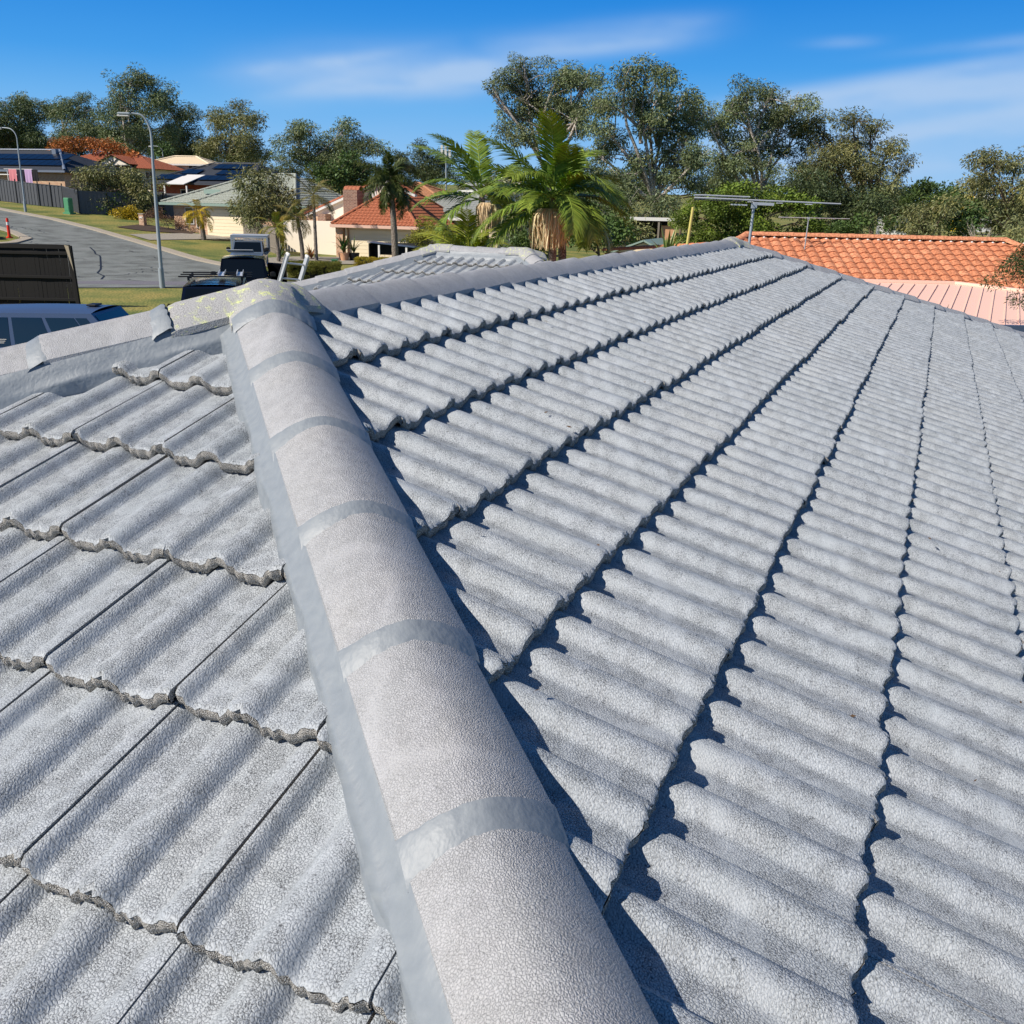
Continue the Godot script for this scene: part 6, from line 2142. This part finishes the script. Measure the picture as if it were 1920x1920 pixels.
func palms() -> void:
	var G := Color(0.105, 0.185, 0.033); var Y := Color(0.28, 0.34, 0.055)
	var big := {"r": 0.13, "len": 2.95, "arch": 1.4, "leaf": 0.76, "n": 76, "hi": 1.42, "lo": -0.25, "col": G, "tips": Y, "shaft": 0.95, "count": 12}
	var a := big.duplicate()
	a.merge({"len": 3.0, "fronds": [[0.3, 1.32, 0], [2.2, 1.15, 0], [1.5, 0.9, 2], [1.75, 0.55, 1], [1.35, 0.25, 0], [1.9, -0.15, 3], [3.6, 0.6, 1], [5.0, 0.9, 2], [5.9, 0.4, 3], [4.4, 0.1, 1]].map(func(q): return [q[0] + PI, q[1], q[2]])}, true)
	var p := palm("feather_palm", "left tall feather palm with a yellow-green stem and straw seed clusters", "tall feather palms beyond the ridge", Vector3(-1.05, 0.1, -36), Vector3(-1.37, 4.42, -36), a)
	seed_cluster(p, Vector3(-0.20, 4.02, 0.15), 0.92, 0.36, 230, Color(0.66, 0.50, 0.30), Color(0.80, 0.62, 0.40), 1)
	seed_cluster(p, Vector3(0.20, 3.98, 0.02), 0.85, 0.30, 110, Color(0.50, 0.48, 0.24), Color(0.66, 0.60, 0.34), 2)
	p = palm("feather_palm", "middle feather palm of the three tall ones, carrying the big straw and orange seed cluster", "tall feather palms beyond the ridge", Vector3(1.07, 0.1, -30), Vector3(1.04, 4.45, -30), big)
	seed_cluster(p, Vector3(-0.12, 3.88, 0.25), 1.05, 0.62, 460, Color(0.78, 0.70, 0.44), Color(0.84, 0.60, 0.36), 3)
	var c := big.duplicate()
	c.merge({"len": 2.8, "hi": 1.1}, true)
	p = palm("feather_palm", "right feather palm of the close pair, with a long frond arching out to the right", "tall feather palms beyond the ridge", Vector3(1.45, 0.1, -30.5), Vector3(1.30, 4.25, -30.5), c)
	seed_cluster(p, Vector3(-0.05, 3.72, 0.14), 0.5, 0.26, 90, Color(0.70, 0.52, 0.38), Color(0.78, 0.58, 0.42), 4)
	palm("clumping_palm", "low yellow-green clumping palm below the left seed cluster", "", Vector3(-1.75, 0.1, -33.6), Vector3(-1.72, 2.35, -33.6), {"r": 0.07, "len": 2.1, "arch": 1.5, "leaf": 0.62, "n": 46, "col": Color(0.13, 0.19, 0.03), "tips": Color(0.40, 0.38, 0.05), "count": 20, "hi": 1.4, "lo": -0.1})
	palm("foxtail_palm", "foxtail palm with bushy drooping fronds before the terracotta roof", "", Vector3(-7.2, 0.12, -57), Vector3(-7.42, 5.35, -57), {"r": 0.17, "len": 2.3, "arch": 1.9, "leaf": 0.52, "n": 70, "col": Color(0.055, 0.085, 0.028), "tips": Color(0.12, 0.13, 0.04), "count": 15, "hi": 1.45, "lo": -0.9, "plume": true})
	palm("entry_palm", "tallest of the slim palms at the terracotta house entry", "slim palms at the terracotta house", Vector3(-13.58, 0.26, -65.3), Vector3(-13.6, 4.5, -65.3), {"r": 0.10, "len": 2.2, "arch": 1.3, "leaf": 0.5, "n": 40, "col": Color(0.085, 0.11, 0.04), "tips": Color(0.28, 0.20, 0.06), "count": 13, "hi": 1.45, "lo": -0.5})
	palm("entry_palm", "middle-height slim palm with a pale stem before the pale brick wall", "slim palms at the terracotta house", Vector3(-14.6, 0.29, -65.8), Vector3(-14.9, 3.1, -65.8), {"r": 0.12, "len": 1.7, "arch": 1.5, "leaf": 0.45, "n": 40, "col": Color(0.11, 0.15, 0.05), "tips": Color(0.38, 0.24, 0.05), "count": 12, "hi": 1.3, "lo": -0.6})
	palm("entry_palm", "shortest slim palm with a dark stem and golden drooping fronds, beside the silver ute", "slim palms at the terracotta house", Vector3(-15.56, 0.26, -63), Vector3(-15.6, 2.45, -63), {"r": 0.10, "len": 1.5, "arch": 1.9, "leaf": 0.42, "n": 40, "col": Color(0.14, 0.19, 0.04), "tips": Color(0.42, 0.30, 0.04), "count": 11, "hi": 1.4, "lo": -0.5})
	palm("golden_palm", "small golden yellow palm with a ringed stem on the lawn before the cream garage", "", on(-24.54, -76.0), Vector3(-24.75, 3.0, -76.0), {"r": 0.16, "len": 1.7, "arch": 2.0, "leaf": 0.45, "n": 46, "col": Color(0.40, 0.28, 0.025), "tips": Color(0.58, 0.40, 0.04), "count": 12, "hi": 1.35, "lo": -0.7})


func trees() -> void:
	tree("dark", "dark_tree", "dense dark tree at the far left edge behind the blue-grey roof", "gum trees on the rise behind the houses at left", Vector3(-88.18, 7.76, -165.00), [[2.1, 6.8, 3.8, 3.8], [6.4, 6.5, 4.2, 3.6], [3.3, 3.6, 4.7, 2.8], [10.1, 4.5, 3.3, 2.1], [0.8, 9.6, 2.8, 2.3]])
	tree("gum", "gum_tree", "thin grey gum tree at the far left edge, rising over the dense dark tree", "gum trees on the rise behind the houses at left", Vector3(-95.71, 8.61, -185.00), [[4.5, 11.5, 2.7, 1.7], [2.7, 10.0, 2.5, 1.9], [7.8, 9.5, 2.9, 1.7], [6.3, 10.5, 2.3, 1.7], [9.8, 10.1, 1.1, 0.8]])
	tree("gum", "gum_tree", "rounded gum tree left of the tallest gum on the rise", "gum trees on the rise behind the houses at left", Vector3(-83.92, 8.05, -180.00), [[4.7, 11.0, 3.5, 1.8], [2.4, 9.5, 2.7, 2.0], [6.3, 8.9, 2.9, 2.5], [4.2, 6.9, 4.6, 2.3], [1.6, 10.3, 1.4, 1.2]])
	tree("gum", "gum_tree", "tallest gum tree on the rise, right behind the tall street lamp", "gum trees on the rise behind the houses at left", Vector3(-59.87, 5.98, -150.00), [[2.9, 13.9, 2.9, 1.7], [0.5, 12.2, 2.2, 1.9], [5.3, 12.7, 2.6, 1.9], [-1.1, 10.2, 2.4, 2.0], [2.5, 10.3, 3.4, 2.4], [6.5, 10.4, 1.7, 2.2], [0.5, 7.7, 3.1, 2.0], [3.8, 7.4, 3.4, 2.4], [1.9, 4.7, 4.3, 1.9], [7.2, 8.2, 1.4, 1.9], [-2.1, 7.6, 1.7, 2.2]])
	tree("dark", "gum_tree", "dark gum tree with bare limbs between the tallest gum and the olive gum", "gum trees on the rise behind the houses at left", Vector3(-57.69, 6.44, -165.00), [[1.9, 10.4, 2.6, 1.5], [4.5, 9.9, 1.9, 1.7], [2.6, 8.0, 3.9, 2.1], [0.6, 5.5, 3.8, 2.1], [4.1, 5.1, 3.2, 2.4], [1.1, 11.6, 1.1, 0.8]])
	tree("olive", "gum_tree", "olive gum tree with a pale trunk above the solar panel roof", "gum trees on the rise behind the houses at left", Vector3(-43.92, 5.17, -150.00), [[1.5, 10.4, 3.4, 1.7], [4.2, 9.5, 1.9, 1.7], [-1.4, 9.1, 2.2, 1.9], [2.1, 7.7, 3.2, 2.0], [-0.1, 5.5, 3.8, 2.0], [4.6, 6.3, 1.5, 2.4], [-2.4, 6.5, 1.9, 2.4]])
	tree("gum", "gum_tree", "broad grey-green gum behind the terracotta gable house and dark green tree", "gum trees in the middle distance", Vector3(-28.65, 3.94, -140.00), [[-3.1, 9.0, 1.8, 1.3], [-0.3, 9.1, 1.9, 1.4], [4.1, 9.4, 1.8, 1.3], [-2.3, 7.5, 2.4, 1.6], [1.5, 7.7, 2.7, 1.8], [5.2, 7.8, 2.2, 1.8], [7.6, 7.6, 1.6, 1.1], [0.6, 5.5, 5.6, 1.8], [4.7, 5.6, 3.6, 1.6], [-3.5, 5.4, 2.4, 1.9], [9.0, 7.1, 1.0, 0.8]])
	tree("dark", "gum_tree", "small dark gum in the gap right of the foxtail palm", "gum trees in the middle distance", Vector3(-15.46, 4.50, -170.00), [[-0.4, 7.1, 2.7, 1.4], [-1.8, 8.3, 1.2, 0.9], [1.9, 6.5, 2.3, 1.4], [-4.0, 6.4, 2.3, 1.5], [-0.4, 4.9, 5.3, 1.4]])
	tree("broad", "shade_tree", "dark green rounded tree directly behind the brick pier of the terracotta house", "", Vector3(-17.28, 1.40, -95.00), [[0.3, 5.7, 1.9, 1.4], [1.8, 5.2, 1.3, 1.2], [-1.0, 4.7, 1.4, 1.0], [1.0, 4.3, 1.6, 0.9], [2.8, 5.0, 1.2, 1.1]])
	tree("broad", "conifer", "dark green egg-shaped tree between the two left street lamps", "", Vector3(-51.15, 5.06, -138.00), [[2.1, 4.9, 1.1, 1.4], [1.8, 3.5, 1.5, 1.3], [1.8, 2.3, 1.6, 0.9]])
	tree("autumn", "autumn_tree", "orange autumn tree behind the blue-grey roof ridge", "autumn trees behind the roofs at left", Vector3(-58.26, 4.78, -122.00), [[2.1, 5.1, 1.5, 0.8], [4.0, 5.0, 1.2, 0.8], [3.0, 4.5, 1.8, 0.6]])
	tree("autumn", "autumn_tree", "orange and green autumn tree behind the red gable roof", "autumn trees behind the roofs at left", Vector3(-56.76, 4.95, -128.00), [[2.0, 5.6, 1.5, 0.7], [3.3, 5.2, 1.3, 0.7], [4.7, 4.6, 1.9, 0.6], [6.9, 4.0, 1.2, 0.5]])
	tree("olive", "bush", "dense dark olive bush over the corner of the grey steel fence", "", Vector3(-39.39, 2.52, -93.00), [[0.5, 3.6, 2.0, 1.0], [-0.9, 2.6, 1.5, 1.1], [1.9, 2.9, 2.1, 1.3], [0.8, 1.7, 2.9, 1.2], [3.3, 2.2, 1.4, 1.1], [4.9, 2.4, 1.4, 0.8], [4.0, 1.1, 1.6, 1.1]])
	tree("broad", "shrub", "feathery green shrub beside the grey fence and golden shrub", "", Vector3(-39.49, 2.48, -92.00), [[1.2, 1.1, 1.0, 0.6], [0.7, 0.4, 1.2, 0.6], [1.6, 0.2, 0.9, 0.5]])
	tree("gold", "golden_shrub", "round golden yellow shrub on the verge by the brick letterbox", "", Vector3(-36.53, 2.19, -89.00), [[1.0, 0.8, 1.2, 0.4], [0.5, 0.3, 1.3, 0.5], [1.6, 0.3, 1.1, 0.6], [1.0, -0.1, 1.2, 0.4]])
	tree("rust", "flower_bed_shrub", "low reddish brown shrubs in the bed before the green-roofed brick house", "", Vector3(-29.37, 1.50, -82.00), [[-0.2, 0.8, 0.7, 0.4], [0.9, 0.6, 1.0, 0.4], [2.0, 0.3, 0.9, 0.4], [-1.1, 1.1, 0.7, 0.6], [2.7, 0.5, 0.7, 0.4]])
	tree("olive", "bushy_tree", "round grey-green bushy tree in front of the green tiled roof and wheelie bins", "", Vector3(-19.77, 0.69, -74.00), [[0.5, 4.9, 1.4, 1.1], [1.5, 4.1, 1.2, 1.1], [-0.6, 4.1, 1.0, 1.1], [0.4, 3.2, 1.9, 1.2], [1.6, 2.6, 1.1, 0.9], [-0.7, 2.6, 0.9, 0.9], [0.4, 2.1, 1.5, 0.6]])
	tree("gold2", "shrub", "rounded yellow-green shrub right of the cream garage door", "", Vector3(-5.73, 0.14, -63.00), [[-0.2, 2.4, 1.0, 0.7], [-1.0, 1.8, 0.6, 0.6], [0.7, 1.9, 0.8, 0.7], [-0.2, 1.3, 1.2, 0.6]])
	tree("lime", "shrub", "bright green shrub behind the terracotta tiled hip", "", Vector3(-7.58, 0.78, -92.00), [[-1.0, 4.1, 1.4, 0.7], [0.7, 3.6, 1.6, 0.8], [-0.3, 3.1, 2.1, 0.6], [1.9, 3.5, 0.6, 0.5]])
	tree("gum", "gum_tree", "gum tree with the highest crown, behind the tallest feather palm", "tall gum trees beyond the palms", Vector3(3.98, 0.55, -100.00), [[-3.7, 16.1, 2.3, 1.1], [0.2, 16.2, 2.4, 1.3], [-5.5, 14.9, 1.4, 1.0], [-2.3, 14.7, 2.5, 1.5], [1.6, 14.8, 1.8, 1.6], [-0.2, 13.5, 2.6, 1.7], [-4.1, 13.5, 1.8, 1.5], [2.6, 15.5, 0.9, 1.0], [-6.8, 14.1, 0.8, 0.6], [-1.2, 12.1, 2.8, 1.9], [1.4, 11.6, 2.3, 1.8], [-4.6, 12.0, 1.5, 1.0], [-5.6, 10.3, 1.1, 1.0], [-2.2, 10.3, 2.6, 1.3]])
	tree("gum", "gum_tree", "gum tree with a thick white trunk rising left of the television aerial", "tall gum trees beyond the palms", Vector3(12.16, 0.15, -88.00), [[-1.8, 14.6, 2.3, 0.9], [-3.6, 13.7, 1.8, 1.1], [0.3, 13.8, 2.0, 1.1], [2.2, 13.2, 1.1, 0.9], [-5.1, 12.2, 1.8, 1.3], [-2.2, 12.5, 2.2, 1.3], [0.9, 11.9, 2.3, 1.4], [3.0, 11.7, 1.3, 1.3], [-4.6, 10.3, 2.3, 1.4], [-1.3, 10.6, 2.0, 1.2], [2.4, 10.0, 2.0, 1.5], [-5.4, 8.5, 1.8, 1.4], [-2.6, 8.4, 2.0, 1.2], [0.9, 8.2, 2.1, 1.4], [3.0, 8.1, 1.5, 1.5], [-3.9, 6.6, 2.2, 1.3], [1.8, 6.5, 2.0, 1.3]])
	tree("gum", "gum_tree", "leafy gum with several pale stems behind the bright green tree", "tall gum trees beyond the palms", Vector3(25.02, 0.13, -100.00), [[-3.3, 14.5, 1.9, 1.1], [-0.9, 14.6, 2.2, 1.0], [1.8, 14.0, 1.6, 1.0], [-4.7, 13.3, 1.7, 1.3], [-2.1, 12.9, 2.5, 1.6], [0.8, 12.7, 2.3, 1.6], [-5.6, 11.4, 1.9, 1.7], [-2.6, 10.7, 2.6, 1.7], [0.6, 10.5, 2.5, 1.8], [2.8, 11.6, 1.4, 1.9], [-5.1, 8.7, 2.0, 1.7], [-1.3, 8.3, 2.8, 1.6], [-7.0, 12.8, 0.9, 1.3]])
	tree("olive", "gum_tree", "brownish olive gum at the right end of the tall row", "tall gum trees beyond the palms", Vector3(35.66, 0.10, -98.00), [[-6.7, 12.3, 1.7, 1.1], [-4.1, 12.5, 1.8, 0.9], [-2.2, 11.8, 1.4, 1.0], [-5.5, 11.0, 2.2, 1.3], [-2.6, 10.6, 2.2, 1.4], [-0.2, 10.2, 1.3, 1.1], [-6.3, 9.3, 2.0, 1.6], [-3.4, 8.9, 2.6, 1.6], [-0.5, 8.7, 1.8, 1.4], [1.4, 8.1, 1.0, 1.0], [-5.0, 7.1, 2.6, 1.6], [-1.8, 6.7, 2.6, 1.6], [0.6, 6.8, 1.6, 1.1], [-7.1, 7.3, 1.7, 1.9]])
	tree("dark", "gum_tree", "dark gum with leaning pale limbs behind the second aerial", "tall gum trees beyond the palms", Vector3(30.34, 0.11, -92.00), [[-3.3, 5.3, 2.1, 1.6], [-1.3, 5.1, 2.1, 1.5], [1.0, 4.7, 1.9, 1.5], [-4.5, 6.7, 1.9, 1.4], [-0.6, 3.4, 2.6, 1.2], [2.7, 4.5, 1.4, 1.5]])
	tree("olive", "gum_tree", "sprawling grey-brown gum at the right edge beyond the orange roof", "tall gum trees beyond the palms", Vector3(40.84, 0.10, -80.00), [[-3.7, 8.2, 1.1, 0.7], [-2.3, 8.5, 1.2, 0.7], [-0.9, 8.3, 1.0, 0.9], [-4.0, 7.2, 1.1, 0.9], [-2.2, 7.1, 1.6, 1.1], [-0.5, 6.9, 1.1, 1.3], [-3.3, 5.8, 1.5, 1.0], [-1.3, 5.5, 1.7, 1.2], [-3.7, 4.6, 1.2, 0.8], [-1.6, 4.0, 2.0, 0.9], [-0.1, 3.9, 1.4, 1.1]])
	tree("bright", "shade_tree", "large bright green broad-leaved tree behind the television aerial", "", Vector3(11.25, 0.10, -46.00), [[-1.2, 5.0, 0.9, 0.5], [-2.4, 4.5, 1.0, 0.6], [0.3, 4.6, 1.2, 0.6], [1.6, 4.3, 0.9, 0.6], [-3.2, 3.7, 0.9, 0.6], [-1.6, 3.8, 1.4, 0.7], [0.1, 3.7, 1.4, 0.8], [1.9, 3.6, 0.9, 0.7], [-3.3, 2.9, 1.1, 0.6], [-1.9, 2.8, 1.4, 0.5], [0, 2.8, 1.5, 0.6], [2.0, 2.8, 1.0, 0.5]])
	tree("broad", "shade_tree", "dark green tree with a jagged top between the brown roof and the right gum", "", Vector3(52.19, 0.11, -120.00), [[-3.9, 7.1, 1.6, 1.0], [-2.0, 7.1, 1.4, 0.8], [-5.4, 6.2, 1.8, 1.0], [-2.8, 5.9, 2.5, 1.0], [0.3, 6.5, 1.4, 0.8], [-0.4, 5.4, 2.3, 1.0]])
	tree("olive", "bush", "olive bush behind the orange ridge, left of the bleached bare shrub", "bushes along the back of the orange roof", Vector3(31.11, 0.10, -72.00), [[-1.8, 3.9, 1.1, 0.8], [-2.2, 3.0, 0.7, 0.6], [-1.1, 3.1, 1.3, 0.7], [-0.5, 4.1, 1.0, 0.8]])
	tree("broad", "bush", "green bush behind the orange ridge, right of the bleached bare shrub", "bushes along the back of the orange roof", Vector3(35.68, 0.10, -74.00), [[-2.6, 4.2, 1.3, 0.9], [-1.3, 3.6, 1.0, 0.8], [-2.7, 3.1, 1.4, 0.7], [-3.5, 4.7, 0.9, 0.6]])
	tree("olive", "bush", "low olive bush behind the orange hip at the right edge", "bushes along the back of the orange roof", Vector3(35.27, 0.10, -66.00), [[-2.2, 2.9, 1.1, 0.5], [-1.3, 3.2, 0.9, 0.7]])
	tree("broad", "bush", "mid green bush under the row of gums, behind the orange ridge", "bushes along the back of the orange roof", Vector3(30.93, 0.10, -80.00), [[-2.0, 3.2, 1.5, 0.7], [-3.7, 2.7, 1.6, 0.6], [-5.4, 2.6, 1.5, 0.5]])
	tree("olive", "small_tree", "mottled olive tree behind the left seed cluster", "undergrowth trees between the palms and the sheds", Vector3(-0.35, 0.12, -62.00), [[-0.6, 4.8, 0.8, 0.7], [-0.1, 4.0, 0.9, 0.8], [-0.7, 3.0, 0.9, 0.8], [0.1, 2.6, 1.0, 0.7]])
	tree("broad", "small_tree", "dark green tree in shade between the two big palms", "undergrowth trees between the palms and the sheds", Vector3(1.27, 0.11, -56.00), [[-0.4, 2.4, 1.1, 0.6], [-0.9, 1.7, 1.3, 0.6], [0.2, 3.2, 0.8, 0.8], [-1.5, 1.8, 0.8, 0.5]])
	tree("broad", "small_tree", "deep green tree right of the ringed palm trunks", "undergrowth trees between the palms and the sheds", Vector3(4.95, 0.10, -58.00), [[-0.8, 4.1, 1.2, 0.7], [0.2, 3.4, 1.2, 0.8], [-0.9, 2.9, 1.3, 0.8], [0.4, 2.5, 1.3, 0.7], [-1.2, 2.0, 1.2, 0.5]])
	tree("olive", "small_tree", "grey-green bush in front of the white flat-roofed shed", "undergrowth trees between the palms and the sheds", Vector3(7.75, 0.10, -62.00), [[-0.9, 2.7, 1.3, 0.6], [0.1, 2.4, 0.9, 0.5], [-1.7, 2.1, 1.1, 0.6]])
	tree("gum", "scrub_tree", "thin scrubby gum with a leaning pale stem left of the white trunk", "undergrowth trees between the palms and the sheds", Vector3(8.19, 0.14, -80.00), [[-1.9, 5.5, 1.5, 1.0], [-0.2, 5.0, 1.4, 1.0], [-2.7, 4.5, 1.4, 0.9], [0.7, 4.2, 1.2, 0.8], [3.9, 4.6, 1.4, 1.0], [2.9, 3.8, 1.1, 0.7]])
	tree("overhang", "overhanging_tree", "dark leafy branch overhanging the orange roof at the right edge", "", Vector3(10.13, -1.00, -16.50), [[-1.6, 4.4, 0.1, 0.1], [-1.6, 4.1, 0.1, 0.1], [-1.5, 3.8, 0.1, 0.1], [-1.4, 4.3, 0.2, 0.2], [-0.9, 4.4, 0.5, 0.4], [-0.8, 4.9, 0.7, 0.4], [-1.2, 4.0, 0.2, 0.2]])
	tree("dark", "tree_belt", "low dark trees filling the gap behind the tall gum row", "wooded belt behind the houses", Vector3(20.61, 0.67, -125.00), [[-21.6, 5.9, 3.6, 1.8], [-14.9, 6.0, 4.3, 2.4], [-8.8, 5.9, 4.3, 2.4], [-2.8, 6.0, 4.3, 2.6], [3.3, 6.1, 4.3, 2.6], [9.3, 6.3, 4.3, 2.6], [15.3, 6.1, 4.3, 2.6], [21.4, 5.6, 4.3, 2.1], [26.9, 5.1, 3.6, 1.8], [-18.8, 4.1, 3.6, 1.7], [-12.1, 3.9, 4.3, 1.7]])
	tree("dark", "tree_belt", "low dark trees filling the gap behind the tallest left gum", "wooded belt behind the houses", Vector3(-75.62, 8.03, -190.00), [[-25.1, 4.8, 6.5, 3.7], [-16.9, 4.9, 6.5, 3.2], [-7.9, 4.7, 6.5, 3.0], [1.2, 4.4, 6.5, 3.2], [10.3, 4.1, 5.4, 2.8], [18.3, 3.6, 5.4, 2.4], [25.4, 3.0, 4.3, 1.9]])
	tree("dark", "tree_belt", "low dark trees along the skyline behind the terracotta house", "wooded belt behind the houses", Vector3(-29.17, 6.01, -190.00), [[-17.1, 3.2, 4.3, 1.9], [-10.0, 3.2, 4.3, 2.2], [-2.8, 3.3, 5.4, 2.2], [5.3, 2.8, 5.4, 2.2], [13.4, 2.7, 5.4, 1.9], [20.6, 2.6, 4.3, 2.2]])
	tree("broad", "tree_belt", "green trees along the skyline at the right, left of the sprawling gum", "wooded belt behind the houses", Vector3(68.22, 0.12, -150.00), [[-10.4, 5.7, 2.6, 1.7], [-5.6, 6.0, 3.1, 1.7], [0.1, 5.8, 3.4, 1.5], [4.9, 5.9, 4.3, 2.0], [9.7, 6.0, 3.4, 2.6]])

func _ready() -> void:
	rng.seed = 7
	view()
	roof_materials()
	street_materials()
	plant_materials()
	land()
	own_house()
	terracotta_house()
	green_roofed_house()
	blue_roofed_house()
	red_gable_house()
	solar_roofed_house()
	orange_house()
	far_buildings()
	steel_fence()
	timber_fence()
	paling_fences()
	trees()
	palms()
	vehicles()
	ladder()
	small_things()
